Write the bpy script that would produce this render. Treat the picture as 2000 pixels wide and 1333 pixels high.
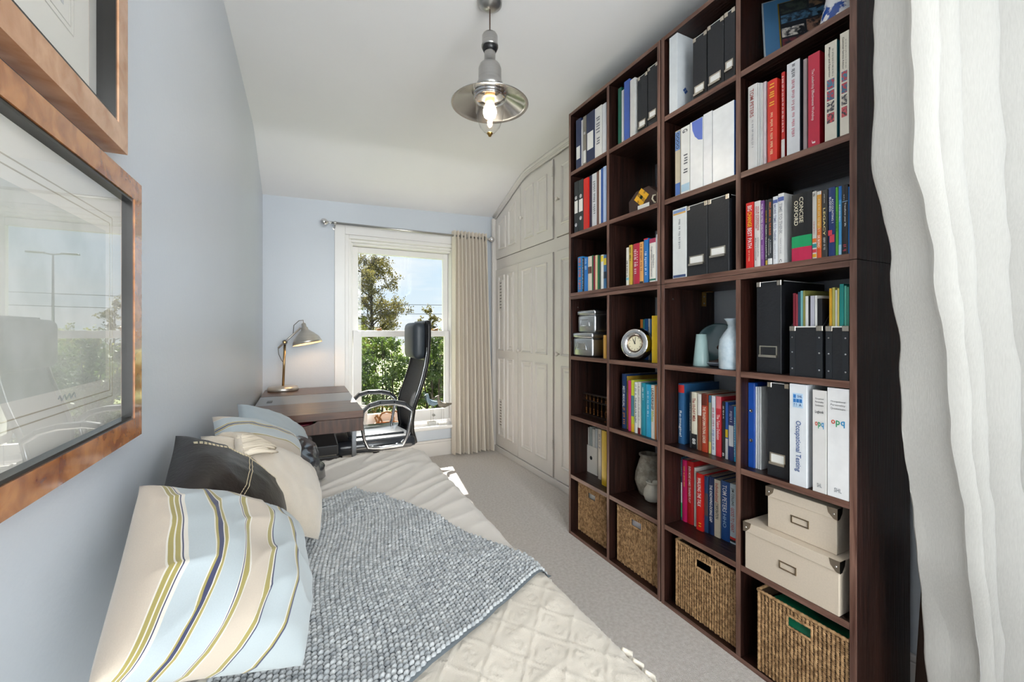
import bpy, bmesh, math, random
import numpy as np
from mathutils import Vector, Matrix, noise

for _o in list(bpy.data.objects):
    bpy.data.objects.remove(_o, do_unlink=True)
SC = bpy.context.scene
COL = SC.collection

# ------------------------------------------------------------------ camera
F_PX, CX, HY, EYE, YAW = 820.0, 1000.0, 648.0, 1.15, math.radians(26.45)
cam_d = bpy.data.cameras.new('camera')
cam = bpy.data.objects.new('camera', cam_d)
COL.objects.link(cam)
cam_d.sensor_fit = 'HORIZONTAL'
cam_d.sensor_width = 36.0
cam_d.lens = F_PX * 36.0 / 2000.0
cam_d.shift_y = (HY - 666.5) / 2000.0
cam_d.clip_start = 0.02
cam_d.clip_end = 500
cam.location = (0, 0, EYE)
cam.rotation_euler = (math.radians(90), 0, -YAW)
SC.camera = cam

# ------------------------------------------------------------------ view
vs = SC.view_settings
vs.view_transform = 'Standard'
vs.look = 'None'
vs.gamma = 1.0
vs.use_curve_mapping = False
vs.exposure = 1.36

# ------------------------------------------------------------------ sky
W = bpy.data.worlds.new('sky')
SC.world = W
W.use_nodes = True
nt = W.node_tree
nt.nodes.clear()
_n = nt.nodes.new
def _l(a, b): nt.links.new(a, b)
tc = _n('ShaderNodeTexCoord'); sp = _n('ShaderNodeSeparateXYZ'); _l(tc.outputs['Generated'], sp.inputs[0])
grad = _n('ShaderNodeValToRGB'); _l(sp.outputs['Z'], grad.inputs[0])
cr = grad.color_ramp
cr.elements[0].position = 0.0; cr.elements[0].color = (0.86, 0.93, 0.98, 1)
cr.elements[1].position = 0.55; cr.elements[1].color = (0.16, 0.36, 0.75, 1)
e = cr.elements.new(0.2); e.color = (0.60, 0.80, 0.99, 1)
addz = _n('ShaderNodeMath'); addz.operation = 'ADD'; addz.inputs[1].default_value = 0.10
mx = _n('ShaderNodeMath'); mx.operation = 'MAXIMUM'; mx.inputs[1].default_value = 0.0
_l(sp.outputs['Z'], mx.inputs[0]); _l(mx.outputs[0], addz.inputs[0])
dv = _n('ShaderNodeVectorMath'); dv.operation = 'DIVIDE'
cb = _n('ShaderNodeCombineXYZ')
for k in range(3): _l(addz.outputs[0], cb.inputs[k])
_l(tc.outputs['Generated'], dv.inputs[0]); _l(cb.outputs[0], dv.inputs[1])
cn = _n('ShaderNodeTexNoise'); cn.inputs['Scale'].default_value = 0.55; cn.inputs['Detail'].default_value = 7
cn.inputs['Roughness'].default_value = 0.58
mp = _n('ShaderNodeMapping'); mp.inputs['Location'].default_value = (3.1, 0.7, 0)
_l(dv.outputs[0], mp.inputs['Vector']); _l(mp.outputs[0], cn.inputs['Vector'])
cm = _n('ShaderNodeValToRGB'); _l(cn.outputs[0], cm.inputs[0])
cm.color_ramp.elements[0].position = 0.42; cm.color_ramp.elements[1].position = 0.60
mixc = _n('ShaderNodeMixRGB'); _l(cm.outputs[0], mixc.inputs[0]); _l(grad.outputs[0], mixc.inputs[1])
mixc.inputs[2].default_value = (0.95, 0.97, 1.0, 1)
bg = _n('ShaderNodeBackground'); _l(mixc.outputs[0], bg.inputs[0]); bg.inputs[1].default_value = 0.43
wo = _n('ShaderNodeOutputWorld'); _l(bg.outputs[0], wo.inputs[0])

# ------------------------------------------------------------------ sun and bay fill
def light(name, kind, loc, energy, color=(1, 1, 1), **kw):
    d = bpy.data.lights.new(name, kind)
    d.energy = energy; d.color = color
    for k, v in kw.items(): setattr(d, k, v)
    o = bpy.data.objects.new(name, d); o.location = loc
    COL.objects.link(o)
    return o
SUN_AZ, SUN_EL = math.radians(8.5), math.radians(43.5)
sun_dir = Vector((-math.sin(SUN_AZ) * math.cos(SUN_EL), -math.cos(SUN_AZ) * math.cos(SUN_EL), -math.sin(SUN_EL)))
sun = light('sun', 'SUN', (3, 9, 9), 11.5, (1.0, 0.95, 0.87), angle=math.radians(0.6))
sun.rotation_euler = sun_dir.to_track_quat('-Z', 'Y').to_euler()
# fill lights added outside an unseen bay window behind the camera
bay = light('bay_window_fill_far', 'AREA', (0.35, -6.0, 1.8), 35.0, (0.97, 0.985, 1.0), shape='RECTANGLE', size=2.4, size_y=2.4)
bay.rotation_euler = (math.radians(90), 0, 0)
bay2 = light('bay_window_fill_near', 'AREA', (0.5, -2.6, 1.0), 250.0, (0.97, 0.985, 1.0), shape='RECTANGLE', size=4.6, size_y=4.0)
bay2.rotation_euler = (math.radians(90), 0, 0)

# ------------------------------------------------------------------ helpers
CY, SY = math.cos(YAW), math.sin(YAW)
def ray(px, py):
    u, v = (px - CX) / F_PX, (HY - py) / F_PX
    return Vector((SY + u * CY, CY - u * SY, v))
def at_x(px, py, X):
    d = ray(px, py); return Vector((0, 0, EYE)) + d * (X / d.x)
def at_y(px, py, Y):
    d = ray(px, py); return Vector((0, 0, EYE)) + d * (Y / d.y)
def at_z(px, py, Z):
    d = ray(px, py); return Vector((0, 0, EYE)) + d * ((Z - EYE) / d.z)
def at_plane(px, py, p, n):
    d = ray(px, py); o = Vector((0, 0, EYE)); p = Vector(p); n = Vector(n)
    return o + d * ((p - o).dot(n) / d.dot(n))

def lin(c):
    if isinstance(c, str):
        c = c.lstrip('#'); c = tuple(int(c[i:i + 2], 16) / 255 for i in (0, 2, 4))
    return tuple(((v / 12.92) if v <= 0.04045 else ((v + 0.055) / 1.055) ** 2.4) for v in c) + (1,)

MATS = {}
def mat(name, col, rough=0.5, metal=0.0, var=0.12, scale=(8, 8, 8), bump=0.0, bscale=None, spec=0.5, col2=None, sheen=0.0, coat=0.0,
        trans=0.0, detail=4, lo=0.35, hi=0.65, coords='Object', emit=None, estr=0.0, distort=0.0, subsurf=0.0):
    if name in MATS: return MATS[name]
    m = bpy.data.materials.new(name); m.use_nodes = True
    t = m.node_tree; b = t.nodes['Principled BSDF']
    c1 = lin(col)
    c2 = lin(col2) if col2 is not None else tuple(v * (1 - var) for v in c1[:3]) + (1,)
    tcn = t.nodes.new('ShaderNodeTexCoord'); mpn = t.nodes.new('ShaderNodeMapping')
    t.links.new(tcn.outputs[coords], mpn.inputs['Vector']); mpn.inputs['Scale'].default_value = scale
    nz = t.nodes.new('ShaderNodeTexNoise'); nz.inputs['Scale'].default_value = 1.0; nz.inputs['Detail'].default_value = detail
    nz.inputs['Distortion'].default_value = distort
    t.links.new(mpn.outputs[0], nz.inputs['Vector'])
    rp = t.nodes.new('ShaderNodeValToRGB'); t.links.new(nz.outputs[0], rp.inputs[0])
    rp.color_ramp.elements[0].position = lo; rp.color_ramp.elements[0].color = c2
    rp.color_ramp.elements[1].position = hi; rp.color_ramp.elements[1].color = c1
    t.links.new(rp.outputs[0], b.inputs['Base Color'])
    b.inputs['Roughness'].default_value = rough
    b.inputs['Metallic'].default_value = metal
    b.inputs['Specular IOR Level'].default_value = spec
    if sheen: b.inputs['Sheen Weight'].default_value = sheen
    if coat: b.inputs['Coat Weight'].default_value = coat; b.inputs['Coat Roughness'].default_value = 0.06
    if trans: b.inputs['Transmission Weight'].default_value = trans
    if emit is not None:
        b.inputs['Emission Color'].default_value = lin(emit); b.inputs['Emission Strength'].default_value = estr
    if bump:
        bs = bscale or scale
        mp2 = t.nodes.new('ShaderNodeMapping'); t.links.new(tcn.outputs[coords], mp2.inputs['Vector']); mp2.inputs['Scale'].default_value = bs
        n2 = t.nodes.new('ShaderNodeTexNoise'); n2.inputs['Scale'].default_value = 1.0; n2.inputs['Detail'].default_value = 3
        t.links.new(mp2.outputs[0], n2.inputs['Vector'])
        bp = t.nodes.new('ShaderNodeBump'); bp.inputs['Strength'].default_value = bump; bp.inputs['Distance'].default_value = 0.01
        t.links.new(n2.outputs[0], bp.inputs['Height']); t.links.new(bp.outputs[0], b.inputs['Normal'])
    MATS[name] = m
    return m

def clear_glass(name, tint=(1, 1, 1), refl=1.0):
    if name in MATS: return MATS[name]
    m = bpy.data.materials.new(name); m.use_nodes = True
    t = m.node_tree; t.nodes.clear()
    tr = t.nodes.new('ShaderNodeBsdfTransparent'); tr.inputs[0].default_value = tint + (1,)
    gl = t.nodes.new('ShaderNodeBsdfGlossy'); gl.inputs['Roughness'].default_value = 0.0
    fr = t.nodes.new('ShaderNodeFresnel')
    ge = t.nodes.new('ShaderNodeNewGeometry'); io = t.nodes.new('ShaderNodeMath'); io.operation = 'MULTIPLY_ADD'      # same index on both faces of the sheet
    io.inputs[1].default_value = 1 / 1.5 - 1.5; io.inputs[2].default_value = 1.5
    t.links.new(ge.outputs['Backfacing'], io.inputs[0]); t.links.new(io.outputs[0], fr.inputs[0])
    mu = t.nodes.new('ShaderNodeMath'); mu.operation = 'MULTIPLY'; mu.inputs[1].default_value = refl; mu.use_clamp = True
    t.links.new(fr.outputs[0], mu.inputs[0])
    mi = t.nodes.new('ShaderNodeMixShader'); t.links.new(mu.outputs[0], mi.inputs[0])
    t.links.new(tr.outputs[0], mi.inputs[1]); t.links.new(gl.outputs[0], mi.inputs[2])
    o = t.nodes.new('ShaderNodeOutputMaterial'); t.links.new(mi.outputs[0], o.inputs[0])
    MATS[name] = m
    return m

def link(name, me, m=None, parent=None, smooth=False, uv=None):
    o = bpy.data.objects.new(name, me)
    COL.objects.link(o)
    if m is not None and len(me.materials) == 0: me.materials.append(m)
    if smooth:
        me.polygons.foreach_set('use_smooth', [True] * len(me.polygons))
    if parent is not None:
        o.parent = parent
        o.matrix_parent_inverse = Matrix.Translation(-root_of(parent))
    return o
def root_of(o):
    v = Vector((0, 0, 0))
    while o is not None:
        v = v + (o.location if o.type == 'EMPTY' else Vector((0, 0, 0)))
        o = None if o.type == 'EMPTY' else (None if o.parent is None else None)
    return v

def tag(o, label=None, cat=None, group=None, kind=None):
    if label: o['label'] = label
    if cat: o['category'] = cat
    if group: o['group'] = group
    if kind: o['kind'] = kind
    return o
def empty(name, loc, label, cat, group=None):
    o = bpy.data.objects.new(name, None); o.location = loc
    o.empty_display_size = 0.05
    COL.objects.link(o)
    return tag(o, label, cat, group)

class MB:
    """collects shapes given in world coordinates into one mesh"""
    def __init__(s): s.v = []; s.f = []
    def add(s, verts, faces):
        k = len(s.v); s.v.extend([tuple(v) for v in verts]); s.f.extend([tuple(i + k for i in f) for f in faces]); return s
    def box(s, x0, x1, y0, y1, z0, z1):
        return s.add([(x0, y0, z0), (x1, y0, z0), (x1, y1, z0), (x0, y1, z0), (x0, y0, z1), (x1, y0, z1), (x1, y1, z1), (x0, y1, z1)],
                     [(0, 3, 2, 1), (4, 5, 6, 7), (0, 1, 5, 4), (1, 2, 6, 5), (2, 3, 7, 6), (3, 0, 4, 7)])
    def obox(s, c, ax, ay, az, hx, hy, hz):
        c = Vector(c); ax = Vector(ax).normalized() * hx; ay = Vector(ay).normalized() * hy; az = Vector(az).normalized() * hz
        vs_ = [c + ax * i + ay * j + az * k for k in (-1, 1) for i, j in ((-1, -1), (1, -1), (1, 1), (-1, 1))]
        return s.add(vs_, [(0, 3, 2, 1), (4, 5, 6, 7), (0, 1, 5, 4), (1, 2, 6, 5), (2, 3, 7, 6), (3, 0, 4, 7)])
    def quad(s, a, b, c, d): return s.add([a, b, c, d], [(0, 1, 2, 3)])
    def prism(s, poly, off):
        n = len(poly); off = Vector(off); p = [Vector(q) for q in poly]
        return s.add(p + [q + off for q in p], [tuple(range(n - 1, -1, -1)), tuple(range(n, 2 * n))] + [(i, (i + 1) % n, n + (i + 1) % n, n + i) for i in range(n)])
    def tube(s, path, r, n=8, cap=True, closed=False):
        P = [Vector(p) for p in path]; m = len(P)
        R = r if isinstance(r, (list, tuple)) else [r] * m
        T = []
        for i in range(m):
            a = P[(i - 1) % m] if (closed or i > 0) else P[i]; b = P[(i + 1) % m] if (closed or i < m - 1) else P[i]
            T.append((b - a).normalized())
        u = T[0].orthogonal().normalized(); k = len(s.v)
        for i in range(m):
            u = (u - T[i] * u.dot(T[i])); u = u.normalized() if u.length > 1e-6 else T[i].orthogonal().normalized()
            w = T[i].cross(u)
            for j in range(n):
                a = 2 * math.pi * j / n; s.v.append(tuple(P[i] + (u * math.cos(a) + w * math.sin(a)) * R[i]))
        for i in range(m if closed else m - 1):
            i2 = (i + 1) % m
            for j in range(n):
                s.f.append((k + i * n + j, k + i * n + (j + 1) % n, k + i2 * n + (j + 1) % n, k + i2 * n + j))
        if cap and not closed:
            s.f.append(tuple(k + j for j in range(n - 1, -1, -1))); s.f.append(tuple(k + (m - 1) * n + j for j in range(n)))
        return s
    def lathe(s, prof, c, axis=(0, 0, 1), n=32, cap=True):
        c = Vector(c); ax = Vector(axis).normalized(); u = ax.orthogonal().normalized(); w = ax.cross(u); k = len(s.v); m = len(prof)
        for r, h in prof:
            for j in range(n):
                a = 2 * math.pi * j / n; s.v.append(tuple(c + ax * h + (u * math.cos(a) + w * math.sin(a)) * max(r, 1e-5)))
        for i in range(m - 1):
            for j in range(n):
                s.f.append((k + i * n + j, k + i * n + (j + 1) % n, k + (i + 1) * n + (j + 1) % n, k + (i + 1) * n + j))
        if cap:
            if prof[0][0] > 1e-4: s.f.append(tuple(k + j for j in range(n - 1, -1, -1)))
            if prof[-1][0] > 1e-4: s.f.append(tuple(k + (m - 1) * n + j for j in range(n)))
        return s
    def loft(s, loops):
        """closed polygons of equal length, the last one filled"""
        n = len(loops[0]); k = len(s.v)
        for L in loops: s.v.extend([tuple(p) for p in L])
        for i in range(len(loops) - 1):
            for j in range(n):
                s.f.append((k + i * n + j, k + i * n + (j + 1) % n, k + (i + 1) * n + (j + 1) % n, k + (i + 1) * n + j))
        s.f.append(tuple(k + (len(loops) - 1) * n + j for j in range(n)))
        return s
    def grid(s, fn, nu, nv):
        k = len(s.v)
        for i in range(nu + 1):
            for j in range(nv + 1): s.v.append(tuple(fn(i / nu, j / nv)))
        for i in range(nu):
            for j in range(nv):
                a = k + i * (nv + 1) + j; s.f.append((a, a + 1, a + nv + 2, a + nv + 1))
        return s
    def mesh(s, name, bevel=0.0, seg=2, fix=True):
        me = bpy.data.meshes.new(name); me.from_pydata(s.v, [], s.f)
        if bevel or fix:
            bm = bmesh.new(); bm.from_mesh(me)
            if fix: bmesh.ops.recalc_face_normals(bm, faces=bm.faces)
            if bevel:
                bmesh.ops.bevel(bm, geom=list(bm.edges), offset=bevel, segments=seg, profile=0.5, affect='EDGES', clamp_overlap=True)
            bm.to_mesh(me); bm.free()
        me.update()
        return me
    def build(s, name, m, parent=None, smooth=False, bevel=0.0, seg=2, fix=True):
        return link(name, s.mesh(name, bevel, seg, fix), m, parent, smooth)

def part(name, m, parent, bevel=0.0, smooth=False, **kw):
    """one-box part"""
    b = MB(); b.box(*kw['b']); return b.build(name, m, parent, smooth, bevel)

def shade_angle(o, ang=40):
    me = o.data
    me.polygons.foreach_set('use_smooth', [True] * len(me.polygons))
    try: me.set_sharp_from_angle(angle=math.radians(ang))
    except Exception: pass
    return o

FONT_CACHE = {}
def text_mesh(s, bold=0.0):
    key = (s, bold)
    if key in FONT_CACHE: return FONT_CACHE[key]
    cu = bpy.data.curves.new('lettering', 'FONT'); cu.body = s; cu.size = 1.0; cu.resolution_u = 2
    cu.align_x = 'LEFT'; cu.offset = bold; cu.space_line = 0.8
    ob = bpy.data.objects.new('lettering_source', cu)
    me = bpy.data.meshes.new_from_object(ob)
    n = len(me.vertices); co = np.empty(n * 3); me.vertices.foreach_get('co', co); co = co.reshape(-1, 3)
    fs = [tuple(p.vertices) for p in me.polygons]
    bpy.data.objects.remove(ob); bpy.data.curves.remove(cu); bpy.data.meshes.remove(me)
    if n == 0: co = np.zeros((1, 3))
    lo, hi = co.min(0), co.max(0)
    FONT_CACHE[key] = (co, fs, lo, hi)
    return FONT_CACHE[key]
def lettering(s, centre, xdir, ydir, length, height, m, parent, name='lettering', bold=0.012, keep=False):
    """printed words fitted into a length x height field around centre"""
    co, fs, lo, hi = text_mesh(s, bold)
    w, h = max(hi[0] - lo[0], 1e-4), max(hi[1] - lo[1], 1e-4)
    sx, sy = length / w, height / h
    if keep: sx = sy = min(sx, sy)
    X, Y = np.array(Vector(xdir).normalized()), np.array(Vector(ydir).normalized())
    mid = (lo + hi) / 2
    P = np.array(centre) + np.outer((co[:, 0] - mid[0]) * sx, X) + np.outer((co[:, 1] - mid[1]) * sy, Y)
    me = bpy.data.meshes.new(name); me.from_pydata([tuple(p) for p in P], [], fs); me.update()
    return link(name, me, m, parent)
# ------------------------------------------------------------------ the room shell
LX, RX, BY, NY = -0.283, 1.70, 3.80, -1.0
M_WALL = mat('wall_paint', '#cfd5dd', 0.32, var=0.03, scale=(1.5, 1.5, 1.5), bump=0.05, bscale=(90, 90, 90), spec=0.4)
M_CEIL = mat('ceiling_paint', '#f3f2f2', 0.6, var=0.02, scale=(2, 2, 2))
M_WHITE = mat('white_gloss_paint', '#eceae8', 0.28, var=0.03, scale=(5, 5, 5))
M_CREAMW = mat('cream_satin_paint', '#e2ddd8', 0.35, var=0.03, scale=(6, 6, 6))
M_CARPET = mat('carpet_pile', '#ebe3dc', 0.95, col2='#d9cfc6', scale=(70, 70, 70), bump=0.9, bscale=(260, 260, 260), spec=0.1, detail=6, sheen=0.3)
M_GLASS = clear_glass('window_glass', (0.97, 0.985, 0.98), 0.8)
M_BRASS = mat('brass', '#b08d4f', 0.3, 1.0)
M_STEEL = mat('brushed_steel', '#b9b7b4', 0.3, 1.0, var=0.1, scale=(3, 3, 200))
M_CHROME = mat('chrome', '#dcdcde', 0.08, 1.0, var=0.02)
M_BLACK = mat('black_plastic', '#151516', 0.35)
def struct(name, mb, m, **kw): return tag(mb.build(name, m, **kw), kind='structure')

struct('floor', MB().box(LX, RX, NY, BY, -0.08, 0.0), M_CARPET)
struct('wall_left', MB().box(LX - 0.15, LX, NY - 0.3, BY + 0.28, -0.08, 2.75), M_WALL)
struct('wall_right', MB().box(RX, RX + 0.15, NY - 0.3, BY + 0.28, -0.08, 2.75), M_WALL)
# back wall with the window opening
OX0, OX1, OZ0, OZ1 = 0.317, 1.285, 0.27, 1.971
b = MB(); BT = BY + 0.26
b.box(LX, OX0, BY, BT, -0.08, 2.75); b.box(OX1, RX, BY, BT, -0.08, 2.75)
b.box(OX0, OX1, BY, BT, -0.08, OZ0); b.box(OX0, OX1, BY, BT, OZ1, 2.75)
struct('wall_back', b, M_WALL)
# wall behind the camera, open to the bay window
NX0, NX1, NZ0, NZ1 = -0.24, 1.10, 0.30, 2.40
b = MB()
b.box(LX, NX0, NY - 0.2, NY, -0.08, 2.75); b.box(NX1, RX, NY - 0.2, NY, -0.08, 2.75)
b.box(NX0, NX1, NY - 0.2, NY, -0.08, NZ0); b.box(NX0, NX1, NY - 0.2, NY, NZ1, 2.75)
struct('wall_near', b, M_WALL)
wb = MB()
for x in (NX0, 0.405, NX1 - 0.05): wb.box(x, x + 0.05, NY - 0.08, NY - 0.02, NZ0, NZ1)
for z in (NZ0, 1.40, NZ1 - 0.05): wb.box(NX0, NX1, NY - 0.08, NY - 0.02, z, z + 0.05)
w2 = struct('window_2', wb, M_WHITE)
for x0, x1 in ((NX0 + 0.05, 0.405), (0.455, NX1 - 0.05)):
    for z0, z1 in ((NZ0 + 0.05, 1.40), (1.45, NZ1 - 0.05)):
        MB().box(x0, x1, NY - 0.052, NY - 0.048, z0, z1).build('pane', M_GLASS, w2)
# ceiling: flat, then sloping down to the back wall
def ceil_z(x, y):
    s = (x - LX) / (RX - LX)
    zf = 2.465 + 0.055 * s; ze = 2.222 + 0.058 * s
    k, wv = 3.13, 0.10
    if y <= k - wv: return zf
    sl = (ze - zf) / (BY - k)
    if y >= k + wv: return zf + sl * (y - k)
    d = y - (k - wv); return zf + sl * d * d / (4 * wv)
ys = [NY - 0.2, 0, 1, 2, 2.8] + [3.03 + 0.02 * i for i in range(11)] + [3.4, 3.6, BY + 0.05]
b = MB(); nx = 6; k0 = len(b.v)
for y in ys:
    for i in range(nx + 1):
        x = LX - 0.05 + (RX + 0.1 - LX) * i / nx; b.v.append((x, y, ceil_z(x, y)))
for a in range(len(ys) - 1):
    for i in range(nx): q = a * (nx + 1) + i; b.f.append((q, q + 1, q + nx + 2, q + nx + 1))
k1 = len(b.v); b.v += [(x, y, 2.8) for x, y, z in b.v[:k1]]
for f in list(b.f): b.f.append(tuple(i + k1 for i in f[::-1]))
struct('ceiling', b, M_CEIL, smooth=True)
# baseboards
def board(name, x0, x1, y0, y1, axis):
    b = MB()
    if axis == 'x': b.box(x0, x1, y0, y1, 0, 0.128); b.box(x0, x1, y0 + 0.006, y1, 0.128, 0.148)
    else: b.box(x0, x1, y0, y1, 0, 0.128); b.box(x0 + (0.006 if axis == 'r' else 0), x1 - (0.006 if axis == 'l' else 0), y0, y1, 0.128, 0.148)
    struct(name, b, M_CREAMW, bevel=0.003)
board('baseboard_back', LX + 0.02, RX - 0.04, BY - 0.022, BY, 'x')
board('baseboard_left', LX, LX + 0.02, NY, BY, 'l')
board('baseboard_right', RX - 0.02, RX, NY, 2.0, 'r')

# ------------------------------------------------------------------ sash window
b = MB()
CW = 0.083
b.box(OX0 - CW, OX0, BY - 0.018, BY, 0.148, OZ1 + CW); b.box(OX1, OX1 + CW, BY - 0.018, BY, 0.148, OZ1 + CW)
b.box(OX0, OX1, BY - 0.018, BY, OZ1, OZ1 + CW)
tr = struct('trim_1', b, M_WHITE, bevel=0.003)
win = MB()
# lining of the opening and stepped stops
win.box(OX0, OX0 + 0.03, BY - 0.005, BT, OZ0, OZ1); win.box(OX1 - 0.016, OX1, BY - 0.005, BT, OZ0, OZ1)
win.box(OX0 + 0.03, OX1 - 0.016, BY - 0.005, BT, OZ1 - 0.03, OZ1)
win.box(OX0 + 0.03, OX0 + 0.052, BY + 0.03, BT, OZ0, OZ1 - 0.03); win.box(OX1 - 0.026, OX1 - 0.016, BY + 0.03, BT, OZ0, OZ1 - 0.03)
win.box(OX0 + 0.052, OX1 - 0.026, BY + 0.03, BT, OZ1 - 0.052, OZ1 - 0.03)
win.box(OX0 + 0.052, OX0 + 0.066, BY + 0.06, BT, OZ0, OZ1 - 0.052); win.box(OX0 + 0.066, OX1 - 0.026, BY + 0.06, BT, OZ1 - 0.07, OZ1 - 0.052)
w1 = struct('window_1', win, M_WHITE, bevel=0.003)
def sash(y0, y1, x0, x1, z0, z1, gx0, gx1, gz0, gz1):
    s = MB()
    s.box(x0, gx0, y0, y1, z0, z1); s.box(gx1, x1, y0, y1, z0, z1); s.box(gx0, gx1, y0, y1, z0, gz0); s.box(gx0, gx1, y0, y1, gz1, z1)
    o = s.build('sash', M_WHITE, w1, bevel=0.002)
    MB().box(gx0 - 0.004, gx1 + 0.004, (y0 + y1) / 2 - 0.002, (y0 + y1) / 2 + 0.002, gz0 - 0.004, gz1 + 0.004).build('pane', M_GLASS, o)
    return o
sash(3.925, 3.965, OX0 + 0.07, OX1 - 0.028, 1.115, 1.898, 0.435, 1.210, 1.150, 1.846)
ls = sash(3.880, 3.920, OX0 + 0.072, OX1 - 0.028, 0.315, 1.158, 0.459, 1.212, 0.416, 1.103)
for x in (0.60, 1.12):
    q = MB().box(x - 0.03, x + 0.03, 3.893, 3.915, 1.158, 1.166); q.tube([(x - 0.012, 3.9, 1.166), (x + 0.03, 3.896, 1.178)], [0.006, 0.009], 8)
    q.build('sash_lock', mat('aged_bronze', '#8a6a48', 0.4, 1.0), w1)
q = MB().lathe([(0.013, 0), (0.013, 0.012), (0.006, 0.018)], (1.10, 3.879, 0.362), (0, -1, 0), 12)
q.tube([(1.085, 3.862, 0.362), (1.10, 3.858, 0.356), (1.115, 3.862, 0.362)], 0.004, 6)
q.build('sash_catch', M_STEEL, w1)
# sill board
b = MB().box(OX0 - 0.10, OX1 + 0.05, BY - 0.075, BY + 0.13, 0.262, 0.288)
b.box(OX0 - 0.07, OX1 + 0.03, BY - 0.03, BY, 0.245, 0.262)
struct('trim_2', b, M_WHITE, bevel=0.004)
tag(MB().box(OX0 - 0.05, OX1 + 0.05, BY + 0.13, BT + 0.06, 0.24, 0.315).build('trim_3', M_WHITE, bevel=0.004), kind='structure')

# ------------------------------------------------------------------ fitted wardrobe along the right wall
FX = 1.690          # face frame
WY0, WY1 = 2.06, 3.78
ward = empty('fitted_wardrobe', (RX, 2.9, 0), 'cream panelled fitted wardrobe with upper and lower cupboards under the sloping ceiling', 'wardrobe')
def top_of(y): return ceil_z(FX, y)
b = MB()
prof = [(WY0, 0.0), (WY1 + 0.02, 0.0), (WY1 + 0.02, top_of(WY1)), (3.40, top_of(3.40)), (3.14, top_of(3.14)), (WY0, top_of(WY0))]
b.prism([(FX, y, z) for y, z in prof], (RX - FX, 0, 0))
b.build('face_frame', M_CREAMW, ward)
pl = MB().box(FX - 0.02, FX, WY0, WY1, 0, 0.05)
pl.build('plinth', M_CREAMW, ward, bevel=0.003)
# corner post with beads
cp = MB().box(FX - 0.03, FX, 3.735, 3.775, 0, 2.25); cp.tube([(FX - 0.032, 3.745, 0), (FX - 0.032, 3.745, 2.25)], 0.007, 8); cp.tube([(FX - 0.032, 3.765, 0), (FX - 0.032, 3.765, 2.25)], 0.007, 8)
cp.build('corner_post', M_CREAMW, ward)
crown = MB()
for off, r in ((0.014, 0.016), (0.05, 0.010), (0.034, 0.008)):
    crown.tube([(FX - 0.012, y, top_of(y) - off) for y in (3.775, 3.6, 3.4, 3.25, 3.2, 3.15, 3.1, 3.05, 2.8, 2.4, WY0)], r, 8)
crown.build('cornice', M_CREAMW, ward, smooth=True)
def inset(poly, d):
    n = len(poly); out = []
    ar = sum(poly[i][0] * poly[(i + 1) % n][1] - poly[(i + 1) % n][0] * poly[i][1] for i in range(n))
    sgn = 1 if ar > 0 else -1
    for i in range(n):
        p0, p1, p2 = [Vector(poly[j % n]) for j in (i - 1, i, i + 1)]
        e1, e2 = (p1 - p0).normalized(), (p2 - p1).normalized()
        n1, n2 = Vector((-e1.y, e1.x)) * sgn, Vector((-e2.y, e2.x)) * sgn
        bis = n1 + n2
        out.append(tuple(p1 + bis * (d / max(0.3, 1 + n1.dot(n2)))))
    return out
def raised_panel(poly, X, parent):
    """moulded panel on a face at X looking to -X; poly in (y, z)"""
    L = []
    for d, h in ((0, 0), (0, 0.008), (0.006, 0.011), (0.014, 0.006), (0.02, -0.003), (0.028, -0.003), (0.046, 0.004)):
        L.append([(X - h, y, z) for y, z in inset(poly, d)])
    return MB().loft(L).build('panel', M_CREAMW, parent)
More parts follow.
